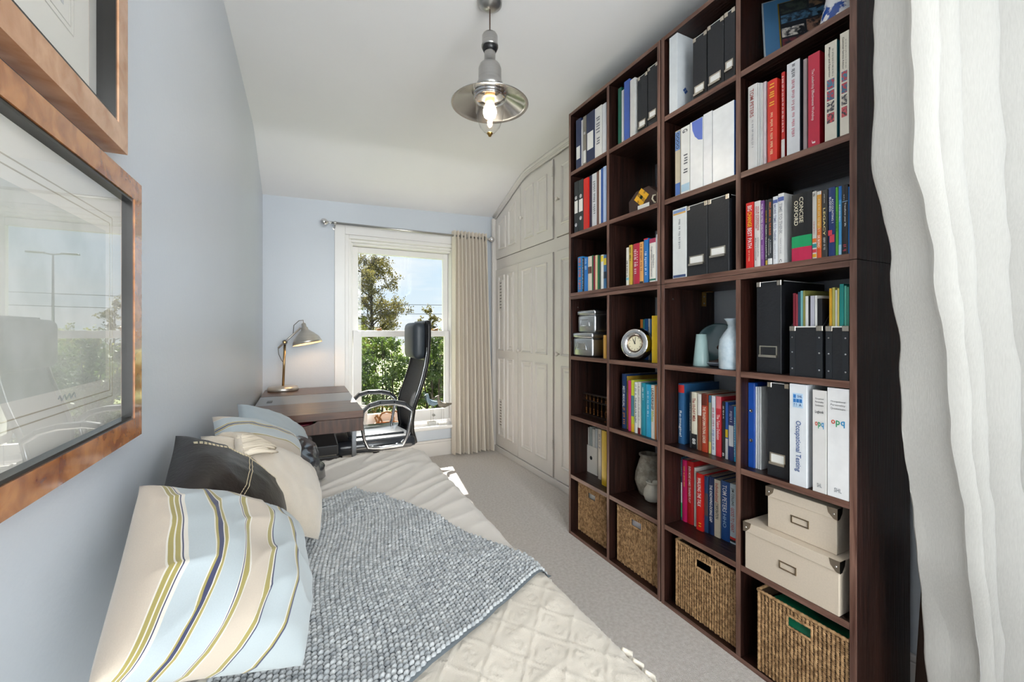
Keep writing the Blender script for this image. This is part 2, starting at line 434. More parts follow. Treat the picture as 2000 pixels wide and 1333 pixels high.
def wdoor(y0, y1, zb, topf, rows, knob=None, vents=False, hinge=None):
    X = FX - 0.012
    poly = [(y0, zb), (y1, zb), (y1, topf(y1)), (y0, topf(y0))]
    if y1 > 3.2 > y0 and zb > 1.5: poly = [(y0, zb), (y1, zb), (y1, topf(y1)), (max(3.16, y0), topf(max(3.16, y0))), (y0, topf(y0))]
    if len(poly) == 5 and abs(poly[3][0] - poly[4][0]) < 0.03: poly = poly[:4]
    slab = [(q[0], q[1]) for q in poly]
    # slab as a frame plate with bevelled rim
    d = MB().loft([[(FX, y, z) for y, z in slab], [(X + 0.002, y, z) for y, z in slab], [(X, y, z) for y, z in inset(slab, 0.002)]]).build('door', M_CREAMW, ward)
    gb = MB(); gl = inset(slab, -0.004)
    for i in range(len(slab)):
        j = (i + 1) % len(slab)
        gb.quad((FX - 0.0006, *slab[i]), (FX - 0.0006, *slab[j]), (FX - 0.0006, *gl[j]), (FX - 0.0006, *gl[i]))
    gb.build('door_gap', mat('dark_gap', '#4b4641', 0.9), d, fix=False)
    w = y1 - y0; st = 0.075; gap = 0.06
    cw = (w - 2 * st - gap) / 2
    for c in range(2):
        a0 = y0 + st + c * (cw + gap); a1 = a0 + cw
        for z0, z1 in rows:
            if z1 is None: pp = [(a0, z0), (a1, z0), (a1, topf(a1) - 0.085), (a0, topf(a0) - 0.085)]
            else: pp = [(a0, z0), (a1, z0), (a1, z1), (a0, z1)]
            raised_panel(pp, X, d)
    if vents:
        for z0, z1 in ((1.36, 1.62), (0.26, 0.50)):
            a0, a1 = y1 - st - cw + 0.045, y1 - st - 0.045
            vb = MB().box(X - 0.012, X, a0 - 0.012, a1 + 0.012, z0 - 0.012, z1 + 0.012).build('vent', M_CREAMW, d)
            for q in range(9):
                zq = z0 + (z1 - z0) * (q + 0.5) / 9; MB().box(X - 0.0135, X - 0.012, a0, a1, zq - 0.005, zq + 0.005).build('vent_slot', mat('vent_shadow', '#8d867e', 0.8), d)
    if knob:
        ky, kz = knob
        MB().lathe([(0.006, 0), (0.006, 0.012), (0.015, 0.018), (0.017, 0.027), (0.012, 0.034), (0.0, 0.036)], (X, ky, kz), (-1, 0, 0), 16).build('knob', mat('white_porcelain', '#efe9e2', 0.15), d, smooth=True)
    if hinge:
        for hz in hinge[1]:
            MB().tube([(X - 0.004, hinge[0], hz - 0.035), (X - 0.004, hinge[0], hz + 0.035)], 0.006, 8).build('hinge', M_CREAMW, d)
    return d
low = [(0.16, 0.90), (0.97, 1.68)]
wdoor(3.265, 3.725, 0.055, lambda y: 1.745, low, vents=True)
wdoor(2.690, 3.255, 0.055, lambda y: 1.745, low, knob=(3.215, 0.985), hinge=(2.687, (0.3, 1.5)))
wdoor(2.120, 2.640, 0.055, lambda y: 1.745, low, knob=(2.60, 0.985))
tf = lambda y: top_of(y) - 0.075
wdoor(3.215, 3.725, 1.850, tf, [(1.93, None)])
wdoor(2.690, 3.205, 1.850, tf, [(1.93, None)], knob=(3.17, 2.12), hinge=(2.687, (1.98, 2.35)))
wdoor(2.120, 2.640, 1.850, tf, [(1.93, None)], knob=(2.60, 2.12))
# ------------------------------------------------------------------ bookcase: four stacked shelving units
SXF, SXB = 1.359, 1.668
def wood(name, sc):
    return mat(name, '#351c15', 0.38, col2='#110705', scale=sc, bump=0.25, bscale=tuple(v * 2 for v in sc), detail=8, lo=0.3, hi=0.75, distort=0.6, spec=0.45)
M_WOODY = wood('dark_stained_pine_along', (50, 3, 50))
M_WOODZ = wood('dark_stained_pine_upright', (50, 50, 3))
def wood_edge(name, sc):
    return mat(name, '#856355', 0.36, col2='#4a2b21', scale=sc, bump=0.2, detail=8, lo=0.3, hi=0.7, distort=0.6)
M_EDGY, M_EDGZ = wood_edge('worn_sheen_edge_along', (60, 5, 60)), wood_edge('worn_sheen_edge_upright', (60, 60, 5))  # worn edge tone, lightened further with window sheen painted in
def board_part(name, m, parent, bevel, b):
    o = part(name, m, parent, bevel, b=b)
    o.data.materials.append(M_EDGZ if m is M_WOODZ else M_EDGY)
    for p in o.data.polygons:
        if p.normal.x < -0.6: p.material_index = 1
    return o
T = 0.018
ROWZ = [2.054, 1.703, 1.367, 1.012, 0.676, 0.340, 0.018]     # shelf tops, top row first
COLY = [(1.669, 1.985), (1.3345, 1.651), (0.9695, 1.2945), (0.627, 0.9515)]   # far to near
def unit(label, ya, yb, yd, z0, z1, shelves):
    u = empty('shelving_unit', ((SXF + SXB) / 2, (ya + yb) / 2, z0), label, 'bookcase', 'stacked dark wood shelving units')
    bev = 0.0012
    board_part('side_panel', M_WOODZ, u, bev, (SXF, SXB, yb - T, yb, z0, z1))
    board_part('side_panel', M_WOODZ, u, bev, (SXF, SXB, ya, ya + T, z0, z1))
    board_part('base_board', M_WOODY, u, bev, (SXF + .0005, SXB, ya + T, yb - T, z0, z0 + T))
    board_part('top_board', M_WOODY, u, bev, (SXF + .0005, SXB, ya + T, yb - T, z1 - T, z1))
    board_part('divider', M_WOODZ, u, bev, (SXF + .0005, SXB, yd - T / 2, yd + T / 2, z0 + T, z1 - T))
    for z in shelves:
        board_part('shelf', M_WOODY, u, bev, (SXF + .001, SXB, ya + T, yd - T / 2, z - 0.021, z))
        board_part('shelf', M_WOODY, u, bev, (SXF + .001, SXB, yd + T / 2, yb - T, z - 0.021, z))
    for zz in (z1 - 0.06,):
        for y in (ya + T, yb - T):
            s = 1 if y < yd else -1
            MB().lathe([(0.004, 0), (0.004, 0.0012), (0.0, 0.002)], (SXF + 0.05, y, zz), (0, s, 0), 8).build('screw_head', M_STEEL, u)
    return u
ZJ = 1.349
unit('lower dark wood shelving unit next to the wardrobe, four rows high', 1.3165, 2.003, 1.660, 0.0, ZJ - .0005, [1.012, 0.676, 0.340])
unit('upper dark wood shelving unit next to the wardrobe, reaching the ceiling', 1.3165, 2.003, 1.660, ZJ + .0005, 2.392, [2.054, 1.703])
unit('lower dark wood shelving unit beside the white linen curtain', 0.609, 1.3125, 0.9605, 0.0, ZJ - .0005, [1.012, 0.676, 0.340])
unit('upper dark wood shelving unit beside the white linen curtain', 0.609, 1.3125, 0.9605, ZJ + .0005, 2.392, [2.054, 1.703])

# ------------------------------------------------------------------ builders for what stands on the shelves
ROWN = ['top row', 'second row', 'third row', 'fourth row', 'fifth row', 'sixth row', 'bottom row']
COLN = ['wardrobe-end column', 'second column from wardrobe', 'third column from wardrobe', 'curtain-end column']
def cell(r, c): return '%s, %s' % (ROWN[r], COLN[c])
def cmat(col, rough=0.4):
    key = 'cover_' + col.lstrip('#') + ('' if rough == 0.4 else '_%d' % int(rough * 100))
    return mat(key, col, rough, var=0.06, scale=(30, 30, 30))
M_PAGES = mat('book_pages', '#e4dccb', 0.8, col2='#c9bfa9', scale=(4, 900, 4), detail=1)
M_PAPER = mat('white_paper', '#e9e8e4', 0.7, var=0.04)
M_INK = mat('dark_print', '#23242a', 0.6)
SPX, SPY = (0, 0, -1), (0, -1, 0)          # lettering that runs down a spine
UPX, UPY = (0, -1, 0), (0, 0, 1)           # upright lettering
def span(r, c, x0, x1, yt, rec):
    X = SXF + rec
    a, b_ = at_x(x0, yt, X), at_x(x1, yt, X)
    lo, hi = COLY[c]
    y1 = min(a.y, hi - 0.001); y0 = max(b_.y, lo + 0.001)
    top = at_x((x0 + x1) / 2, yt, X).z
    z0 = ROWZ[r]
    lim = (ROWZ[r - 1] - 0.024) if r > 0 else 2.372
    if r == 3: lim = ZJ - 0.021
    return X, y0 + 0.0004, y1 - 0.0004, z0, max(z0 + 0.02, min(top, lim))
def words_on(o, X, y0, y1, z0, z1, texts):
    """texts: (words, colour, from, to, [across centre, across size]) measured as fractions from the top of the spine"""
    h = z1 - z0; w = y1 - y0
    for tx in texts:
        s, colr, f0, f1 = tx[:4]
        ac, asz = (tx[4], tx[5]) if len(tx) > 4 else (0.5, 0.55)
        zc = z1 - h * (f0 + f1) / 2
        if s[0] == '~':          # printed words too small to read in the photograph: a line of tiny strokes
            rg = random.Random(s + colr + str(round(y0, 4))); bb = MB(); z = z1 - h * f0; hh = w * asz
            while z > z1 - h * f1:
                for k in range(rg.randint(2, 6)):
                    lh = hh * rg.uniform(0.6, 1.0); yq = y1 - w * ac
                    bb.quad((X - 0.0012, yq - hh / 2, z), (X - 0.0012, yq - hh / 2 + lh, z), (X - 0.0012, yq - hh / 2 + lh, z - hh * 0.22), (X - 0.0012, yq - hh / 2, z - hh * 0.22)); z -= hh * rg.uniform(0.36, 0.62)
                    if z < z1 - h * f1: break
                z -= hh * 0.5
            bb.build('lettering', mat('print_' + colr.lstrip('#'), colr, 0.5), o, fix=False)
            continue
        lettering(s, (X - 0.0012, y1 - w * ac, zc), SPX, SPY, h * (f1 - f0), w * asz, mat('print_' + colr.lstrip('#'), colr, 0.5), o)
def book(r, c, x0, x1, yt, col, desc, texts=(), rec=0.03, depth=0.19, bands=(), hard=False, name='book', cat='book'):
    X, y0, y1, z0, z1 = span(r, c, x0, x1, yt, rec)
    depth = min(depth, SXB - X - 0.005)
    o = empty(name, (X + depth / 2, (y0 + y1) / 2, z0), desc + ' in ' + cell(r, c), cat, 'books in the dark bookcase' if cat == 'book' else None)
    t = 0.0022 if hard else 0.0008
    e_ = 0.003 if hard else 0.0
    t = min(t, (y1 - y0) * 0.2)
    b = MB()
    ym = (y1 - y0)
    # rounded spine and two boards
    n = 5
    prof = [(X + (0.0035 if hard else 0.0015) * (1 - math.cos(math.pi * (k / n - 0.5))) , y0 + ym * k / n) for k in range(n + 1)]
    prof = [(X + (0.0035 if hard else 0.0015) * (abs(k / n - 0.5) * 2) ** 2, y0 + ym * k / n) for k in range(n + 1)]
    outer = [(X + depth, y0)] + prof + [(X + depth, y1)]
    inner = [(X + depth, y1 - t), (X + 0.006, y1 - t), (X + 0.006, y0 + t), (X + depth, y0 + t)]
    pl_ = outer + inner
    b.prism([(p[0], p[1], z0) for p in pl_], (0, 0, z1 - z0))
    b.build('cover', cmat(col, 0.35), o)
    MB().box(X + 0.0062, X + depth - e_ - 0.0005, y0 + t, y1 - t, z0 + e_, z1 - e_ - 0.0008).build('pages', M_PAGES, o)
    h = z1 - z0
    for bc, f0, f1 in bands:
        zz0, zz1 = z1 - h * f1, z1 - h * f0
        bb = MB(); pr = [(p[0] - 0.0007, p[1]) for p in prof]
        for k in range(len(pr) - 1):
            bb.quad((pr[k][0], pr[k][1], zz0), (pr[k + 1][0], pr[k + 1][1], zz0), (pr[k + 1][0], pr[k + 1][1], zz1), (pr[k][0], pr[k][1], zz1))
        bb.build('spine_band', cmat(bc, 0.35), o, fix=False)
    words_on(o, X, y0, y1, z0, z1, texts)
    return o
def binder(r, c, x0, x1, yt, col, desc, texts=(), rec=0.02, depth=0.27, label=None, hole=False, side=None, bands=()):
    X, y0, y1, z0, z1 = span(r, c, x0, x1, yt, rec)
    depth = min(depth, SXB - X - 0.004)
    o = empty('ring_binder', (X + depth / 2, (y0 + y1) / 2, z0), desc + ' in ' + cell(r, c), 'binder', 'ring binders in the dark bookcase')
    w = y1 - y0; t = min(0.0025, w * 0.2)
    MB().box(X, X + t, y0, y1, z0, z1).build('spine', cmat(col, 0.3), o, bevel=0.0006, seg=1)
    MB().box(X + t, X + depth, y1 - t, y1, z0, z1).build('board', cmat(side or col, 0.3), o)
    MB().box(X + t, X + depth, y0, y0 + t, z0, z1).build('board', cmat(side or col, 0.3), o)
    MB().box(X + 0.02, X + depth - 0.008, y0 + t, y1 - t, z0 + 0.006, z1 - 0.012).build('papers', M_PAPER, o)
    h = z1 - z0
    if label:
        f0, f1 = label
        MB().box(X - 0.0008, X, y0 + w * 0.12, y1 - w * 0.12, z1 - h * f1, z1 - h * f0).build('spine_label', M_PAPER, o)
    if hole:
        for zz in (hole if isinstance(hole, (list, tuple)) else [0.82]):
            rr = min(0.011, w * 0.28)
            MB().lathe([(rr, 0), (rr, 0.0016), (rr * 0.6, 0.0016), (rr * 0.55, 0.0004)], (X, (y0 + y1) / 2, z1 - h * zz), (-1, 0, 0), 12).build('finger_ring', M_CHROME, o)
    for bc, f0, f1 in bands:
        MB().box(X - 0.0006, X, y0 + w * 0.05, y1 - w * 0.05, z1 - h * f1, z1 - h * f0).build('spine_band', cmat(bc, 0.4), o)
    words_on(o, X, y0, y1, z0, z1, texts)
    return o, (X, y0, y1, z0, z1)
M_BOXB = mat('black_linen_board', '#1d1f24', 0.5, var=0.15, scale=(120, 120, 120), bump=0.1)
M_NICK = mat('nickel', '#cfc6b8', 0.25, 1.0)
def label_holder(o, X, yc, zc, w, h, paper=True):
    b = MB(); t = 0.004
    b.box(X - 0.003, X, yc - w / 2, yc - w / 2 + t, zc - h / 2, zc + h / 2); b.box(X - 0.003, X, yc + w / 2 - t, yc + w / 2, zc - h / 2, zc + h / 2)
    b.box(X - 0.003, X, yc - w / 2 + t, yc + w / 2 - t, zc + h / 2 - t, zc + h / 2)
    b.box(X - 0.009, X, yc - w / 2, yc + w / 2, zc - h / 2 - t, zc - h / 2 + t)
    lh = b.build('label_holder', M_NICK, o)
    if paper: MB().box(X - 0.0012, X, yc - w / 2 + t, yc + w / 2 - t, zc - h / 2 + t, zc + h / 2 - t).build('label_card', M_PAPER, lh)
def file_box(r, c, x0, x1, yt, desc, rec=0.02, lab=0.74, paper=True, depth=0.255):
    X, y0, y1, z0, z1 = span(r, c, x0, x1, yt, rec)
    o = empty('magazine_file', (X + depth / 2, (y0 + y1) / 2, z0), desc + ' in ' + cell(r, c), 'file box', 'black magazine files in the bookcase')
    depth = min(depth, SXB - X - 0.004)
    MB().box(X, X + depth, y0, y1, z0, z1 - 0.002).build('body', M_BOXB, o, bevel=0.0012, seg=1)
    MB().box(X + 0.001, X + depth - 0.001, y0 + 0.001, y1 - 0.001, z1 - 0.002, z1).build('rim', M_PAPER, o)
    for ya, s in ((y0, 1), (y1, -1)):
        MB().box(X - 0.0015, X + 0.014, min(ya, ya + s * 0.014), max(ya, ya + s * 0.014), z1 - 0.016, z1 + 0.0012).build('metal_corner', M_NICK, o, bevel=0.001, seg=1)
    w = y1 - y0
    if lab: label_holder(o, X, (y0 + y1) / 2, z1 - (z1 - z0) * lab, min(0.07, w * 0.72), 0.034, paper)
    return o
# ------------------------------------------------------------------ top row
binder(0, 0, 1125, 1134, 233, '#1f2f55', 'navy ring binder, farthest one', label=(0.55, 0.8), rec=0.01)
binder(0, 0, 1134.3, 1138.5, 235, '#dcdcda', 'thin white folder', rec=0.015)
binder(0, 0, 1138.8, 1145, 227, '#8f887c', 'grey-beige ring binder', label=(0.7, 0.95), hole=[0.35], rec=0.01)
binder(0, 0, 1145.3, 1160.5, 219, '#1d2a4d', 'wide navy ring binder with white label', label=(0.4, 0.75), rec=0.005)
binder(0, 0, 1161, 1175, 209, '#e4e2df', 'wide white ring binder', [('~', '#7d7f86', 0.2, 0.75)], rec=0.01)
binder(0, 0, 1176.5, 1184, 202, '#d9dade', 'slim white ring binder, nearest one', rec=0.01)
binder(0, 1, 1207, 1213.5, 172, '#17624f', 'green plastic folder', rec=0.03, depth=0.23)
binder(0, 1, 1214, 1218.4, 176, '#e9ebee', 'thin white folder beside the green one', rec=0.03)
binder(0, 1, 1218.8, 1229.5, 157, '#3f5fae', 'blue ring binder', rec=0.015)
binder(0, 1, 1230.5, 1240, 154, '#d3d1cd', 'pale grey ring binder', rec=0.01)
file_box(0, 1, 1245.5, 1264.3, 146, 'black magazine file with white label, farther one', rec=0.015, lab=0.86)
file_box(0, 1, 1265, 1285, 127, 'black magazine file with white label, nearer one', rec=0.01, lab=0.82)
o, d = binder(0, 2, 1307, 1323, 66, '#dfe3e6', 'translucent white plastic file with small blue sticker', rec=0.008, depth=0.25)
_x, _y0, _y1, _z0, _z1 = d
lettering('II', (_x + 0.045, _y0 - 0.0012, _z0 + 0.09), (0.7, 0, -0.7), (0.7, 0, 0.7), 0.02, 0.02, mat('sticker_blue', '#3b5c9c', 0.5), o, 'sticker', bold=0.06)
file_box(0, 2, 1353, 1380.5, 68, 'black magazine file, farthest of three', rec=0.012, lab=0.86)
file_box(0, 2, 1381.5, 1413.5, 42, 'black magazine file, middle of three', rec=0.006, lab=0.86)
file_box(0, 2, 1414.5, 1436, 20, 'black magazine file, nearest of three', rec=0.006, lab=0.80)
# photograph frame and blue-white vase, cut by the picture's top edge
fr = empty('photo_frame', (1.50, 0.86, ROWZ[0]), 'blue mounted photo frame with a collage of small pictures on the top shelf', 'picture frame')
a = Vector((1.40, 0.892, ROWZ[0] + 0.002)); ud = Vector((0.62, -0.78, 0)).normalized() * 0.235; upv = Vector((0.25, 0.2, 0.95)).normalized() * 0.285
nn = ud.cross(upv).normalized(); nn = nn if nn.y < 0 else -nn
def fq(u0, u1, v0, v1, off, th):
    return MB().prism([a + ud * u0 + upv * v0 + nn * off, a + ud * u1 + upv * v0 + nn * off, a + ud * u1 + upv * v1 + nn * off, a + ud * u0 + upv * v1 + nn * off], nn * th)
fq(0, 1, 0, 1, -0.012, 0.012).build('backing', mat('frame_side_grey', '#9aa3a8', 0.4), fr)
fq(0.02, 0.98, 0.02, 0.98, 0, 0.002).build('blue_mount', mat('blue_mount_board', '#3d6d94', 0.6), fr)
fq(0.2, 0.9, 0.10, 0.9, 0.002, 0.001).build('gold_line', mat('gold_line', '#a88a35', 0.4, 0.6), fr)
fq(0.215, 0.885, 0.112, 0.888, 0.003, 0.001).build('photo_ground', mat('photo_dark', '#20252c', 0.4), fr)
random.seed(5)
for i, (u0, u1, v0, v1, cc) in enumerate([(0.23, 0.55, 0.13, 0.30, '#6b2f35'), (0.58, 0.86, 0.13, 0.30, '#4a5f43'), (0.23, 0.5, 0.33, 0.47, '#d6cfc6'), (0.53, 0.86, 0.33, 0.52, '#8d6a58'), (0.23, 0.86, 0.55, 0.68, '#4d7390'), (0.23, 0.55, 0.71, 0.87, '#39443b'), (0.58, 0.86, 0.71, 0.87, '#77604a')]):
    fq(u0, u1, v0, v1, 0.004, 0.0006).build('photo', mat('photo_tone_%d' % i, cc, 0.4, col2='#1d2026', scale=(60, 60, 60), lo=0.42, hi=0.58), fr)
vz = empty('porcelain_vase', (1.47, 0.705, ROWZ[0]), 'blue and white porcelain vase on the top shelf beside the photo frame', 'vase')
MB().lathe([(0.050, 0), (0.056, 0.004), (0.055, 0.02), (0.045, 0.07), (0.034, 0.12), (0.03, 0.16), (0.038, 0.20), (0.046, 0.225), (0.041, 0.226), (0.03, 0.18)], (1.47, 0.705, ROWZ[0]), n=32).build('body', mat('blue_white_glaze', '#f1f2f4', 0.12, col2='#2f56a8', scale=(38, 38, 38), lo=0.46, hi=0.52, detail=8), vz, smooth=True)
MB().lathe([(0.0465, 0.222), (0.048, 0.225), (0.0465, 0.228)], (1.47, 0.705, ROWZ[0]), n=32).build('rim', cmat('#2c4f9a'), vz, smooth=True)

# ------------------------------------------------------------------ second row
binder(1, 0, 1121.5, 1129.3, 355, '#1b2226', 'black ring binder with white label, farthest', label=(0.38, 0.62), hole=[0.32, 0.85], rec=0.008)
binder(1, 0, 1129.8, 1139.2, 351, '#1c2a2b', 'dark green-black ring binder with white label', label=(0.38, 0.62), hole=[0.32, 0.75], rec=0.006)
binder(1, 0, 1139.7, 1148.6, 348, '#cf2419', 'bright red ring binder', rec=0.006)
binder(1, 0, 1149, 1155.8, 344, '#1f2e45', 'dark navy folder', rec=0.015)
binder(1, 0, 1156.2, 1164.8, 339, '#cfd2d6', 'pale grey ring binder', [('~', '#6a6d75', 0.15, 0.8)], rec=0.01)
binder(1, 0, 1165.2, 1169.6, 335, '#6d4f43', 'thin brown folder', rec=0.012)
binder(1, 0, 1170, 1173.2, 332, '#e6e3dd', 'thin white folder', rec=0.012)
binder(1, 0, 1173.6, 1177.4, 329, '#2757a5', 'thin bright blue folder', rec=0.012)
binder(1, 0, 1177.8, 1184, 325, '#a9bfe0', 'pale blue ring binder', rec=0.008)
# octagonal box with a yellow game-board emblem
X = SXF + 0.035
q = [at_x(px, 380, X).y for px in (1228, 1283)]
yc, hw = (q[0] + q[1]) / 2, abs(q[0] - q[1]) / 2; zt = at_x(1250, 370, X).z; z0 = ROWZ[1]; hh = zt - z0
tb = empty('octagonal_box', (X + 0.06, yc, z0), 'dark brown octagonal box with a yellow diamond emblem', 'box')
oc = [(yc - hw * 0.97, z0), (yc + hw * 0.97, z0), (yc + hw, z0 + hh * 0.62), (yc + hw * 0.45, zt - 0.004), (yc - hw * 0.45, zt), (yc - hw, z0 + hh * 0.62)]
MB().prism([(X, y, z) for y, z in oc], (0.13, 0, 0)).build('body', mat('dark_brown_lacquer', '#3a231d', 0.35), tb, bevel=0.002)
em = (yc + hw * 0.05, z0 + hh * 0.62); er = hh * 0.40
dm = [(em[0], em[1] - er), (em[0] + er * 1.12, em[1]), (em[0], em[1] + er), (em[0] - er * 1.12, em[1])]
MB().prism([(X - 0.0015, y, z) for y, z in dm], (0.0015, 0, 0)).build('emblem', mat('emblem_yellow', '#e3a91c', 0.5), tb)
MB().prism([(X - 0.0022, em[0] + (y - em[0]) * 0.24, em[1] + (z - em[1]) * 0.24) for y, z in dm], (0.0008, 0, 0)).build('emblem_centre', mat('emblem_green', '#12361f', 0.5), tb)
d1, d2 = Vector((0, -1.12, -1)).normalized(), Vector((0, -1.12, 1)).normalized()
lettering('HRDLP', (X - 0.0022, em[0] + er * 0.28, em[1] + er * 0.28) , d1, d2, er * 0.9, er * 0.34, M_INK, tb)
lettering('HRDLP', (X - 0.0022, em[0] - er * 0.28, em[1] - er * 0.28) , d1, d2, er * 0.9, er * 0.34, M_INK, tb)
lettering('DI', (X - 0.0022, em[0] + er * 0.52, em[1] - er * 0.42), d1, d2, er * 0.24, er * 0.34, M_INK, tb)
lettering('EN', (X - 0.0022, em[0] - er * 0.52, em[1] + er * 0.42), d1, d2, er * 0.24, er * 0.34, M_INK, tb)
MB().box(X - 0.002, X, yc - hw * 0.5, yc + hw * 0.3, z0 + 0.006, z0 + 0.03).build('name_plate', M_PAPER, tb)
cu_ = empty('cream_mug', (SXF + 0.05, COLY[1][0] + 0.028, z0), 'cream mug with a looped handle at the edge of the second row', 'mug')
mc = (SXF + 0.06, COLY[1][0] + 0.0275, z0)
MB().lathe([(0.022, 0), (0.025, 0.004), (0.026, 0.06), (0.024, 0.06), (0.022, 0.01)], mc, n=20).build('cup', mat('cream_glaze', '#e9dfc4', 0.2), cu_, smooth=True)
MB().tube([(mc[0] - 0.02, mc[1] + 0.014, z0 + 0.052), (mc[0] - 0.032, mc[1] + 0.024, z0 + 0.05), (mc[0] - 0.035, mc[1] + 0.026, z0 + 0.035), (mc[0] - 0.028, mc[1] + 0.02, z0 + 0.02), (mc[0] - 0.018, mc[1] + 0.012, z0 + 0.018)], 0.0035, 8).build('handle', mat('cream_glaze', '#e9dfc4'), cu_, smooth=True)
binder(1, 2, 1318.5, 1329, 255, '#c9bda4', 'thin beige and blue folder with black dots', bands=[('#6c8fc6', 0.02, 0.30), ('#4a72b8', 0.8, 0.98)], rec=0.012,
       texts=[('OOOO', '#1b1c20', 0.04, 0.28, 0.5, 0.6)])
binder(1, 2, 1329.6, 1347.3, 247, '#e7e6e2', 'white ring binder with small grey lettering', [('~', '#5a5c62', 0.42, 0.68), ('G', '#3a3c42', 0.04, 0.09)], rec=0.006, bands=[('#a9c6d8', 0.86, 0.97)])
o, d = binder(1, 2, 1347.8, 1372.8, 234, '#e9e9e8', 'white ring binder with a blue quarter circle', rec=0.004)
_x, _y0, _y1, _z0, _z1 = d; _w = _y1 - _y0
arc = [(_x - 0.0008, _y0 + 0.001, _z1 - 0.002), (_x - 0.0008, _y1 - _w * 0.15, _z1 - 0.002)] + [(_x - 0.0008, _y0 + 0.001 + (_w * 0.85) * math.cos(t_), _z1 - 0.002 - 0.085 * math.sin(t_)) for t_ in (0.4, 0.8, 1.2, 1.57)]
MB().add(arc, [tuple(range(len(arc)))]).build('spine_band', cmat('#5f76c9'), o)
binder(1, 2, 1373.5, 1390.8, 220, '#e6e6e8', 'plain white ring binder', rec=0.004)
binder(1, 2, 1391.5, 1433.5, 206, '#eceded', 'very wide plain white ring binder', rec=0.003, side='#3f66b5')
# curtain-end cell
book(1, 3, 1460.5, 1479, 166, '#d6d5d3', 'white spiral book with red lettering', [('TOM PETERS', '#a8504a', 0.05, 0.38, 0.45, 0.4), ('~', '#9a9aa0', 0.42, 0.75, 0.5, 0.25)], rec=0.012, depth=0.22)
for i in range(3):
    book(1, 3, 1479.6 + i * 3.2, 1482.4 + i * 3.2, 162, ['#dcdbd8', '#cfcfd0', '#e2e0dc'][i], 'thin %s booklet' % ['off-white', 'pale grey', 'cream-white'][i], rec=0.014, depth=0.21)
book(1, 3, 1489.5, 1496, 160, '#cdbfc3', 'thin pinkish grey book', rec=0.014, depth=0.2)
book(1, 3, 1497.5, 1516.5, 156, '#d63324', 'orange-red hardback with yellow lettering', [('~', '#f2b13a', 0.05, 0.33, 0.5, 0.6), ('~', '#f3c9a0', 0.4, 0.92, 0.5, 0.3)], rec=0.01, hard=True, depth=0.22)
book(1, 3, 1525.5, 1532.5, 141, '#c2211d', 'thin red book with a white foot', [('~', '#f3e3df', 0.05, 0.7)], bands=[('#dad5d2', 0.78, 0.99)], rec=0.012, depth=0.2)
binder(1, 3, 1536.5, 1562, 120, '#dfe0e4', 'white ring binder with pink lettering', [('~', '#c2697a', 0.2, 0.82, 0.5, 0.25), ('~', '#5a5c66', 0.03, 0.16, 0.5, 0.3)], rec=0.004, side='#1f2630')
binder(1, 3, 1568.5, 1576, 115, '#b7a7a6', 'slim greyish pink folder', rec=0.015)
binder(1, 3, 1578, 1601, 104, '#c9304a', 'crimson ring binder with white lettering', [('The Leadership Effectiveness Workshop', '#f0d9dc', 0.17, 0.72, 0.42, 0.3), ('J', '#f0d9dc', 0.93, 0.97, 0.5, 0.3)], rec=0.004, side='#a01422')
for k, (xa, xb, yt, nm, t1, t2) in enumerate([(1610.5, 1634.5, 82, 'farther', 'Manager and Supervisor', '~'), (1640, 1658.5, 62, 'nearer', 'Customer Service Advisor', '~')]):
    o, d = binder(1, 3, xa, xb, yt, '#e3ddcf', 'cream ring binder with four square pictures, the %s' % nm, [(t1, '#5c5a55', 0.05, 0.36, 0.4, 0.2), (t2, '#8a877f', 0.08, 0.36, 0.68, 0.14)], rec=0.003, side='#1d6d7c')
    _x, _y0, _y1, _z0, _z1 = d; _w = _y1 - _y0
    for j in range(4):
        zc = _z1 - (_z1 - _z0) * (0.43 + 0.115 * j)
        MB().box(_x - 0.0008, _x, _y0 + _w * 0.2, _y1 - _w * 0.2, zc - 0.014, zc + 0.014).build('spine_picture', mat('icon_%d' % j, ['#3f7f9c', '#b8434c', '#4a4a50', '#c9585f'][j], 0.5, col2=['#b9424f', '#376f8c', '#c9c2b5', '#43414a'][j], scale=(150, 150, 150), lo=0.45, hi=0.52), o)

# ------------------------------------------------------------------ third row
C0 = [(1128, 1136.5, 502, '#2d7fc0', 'blue and orange paperback', [('~', '#e8692c', 0.05, 0.9)]), (1137, 1140, 504, '#20242c', 'thin black paperback with white lettering', [('~', '#dfe3e8', 0.05, 0.9)]),
      (1140.5, 1147.5, 503, '#1e74c4', 'bright blue paperback', [('~', '#b9d6ee', 0.05, 0.35)]), (1148, 1155.5, 501, '#d9d2bf', 'cream paperback with brown patches', []),
      (1156, 1158, 499, '#1f5a3d', 'thin green paperback', []), (1158.5, 1161.5, 500, '#8c2338', 'thin wine red paperback', []), (1162, 1166, 499, '#e0c9a0', 'pale orange paperback', []),
      (1166.5, 1169.5, 499, '#256b40', 'grass green paperback', []), (1170, 1172.5, 499, '#2c4038', 'dark green paperback', []), (1173, 1178, 498, '#dfe0dc', 'white paperback with a yellow head', []), (1178.5, 1184, 498, '#3a6f9c', 'blue and yellow patterned paperback', [])]
for i, (xa, xb, yt, cc, ds, tx) in enumerate(C0):
    book(2, 0, xa, xb, yt, cc, ds, tx, rec=0.006, depth=0.14, bands=[('#5a4030', 0.3, 0.5)] if i == 3 else [('#e6cf3c', 0.03, 0.2)] if i == 9 else [('#d8c03a', 0.1, 0.3), ('#1d2d3a', 0.5, 0.7)] if i == 10 else ())
book(2, 1, 1222.5, 1227.6, 484, '#dcd8cc', 'thin white paperback with black lettering', [('~', '#2d3038', 0.35, 0.8)], bands=[('#6fb3c9', 0.8, 0.86)], rec=0.005, depth=0.16)
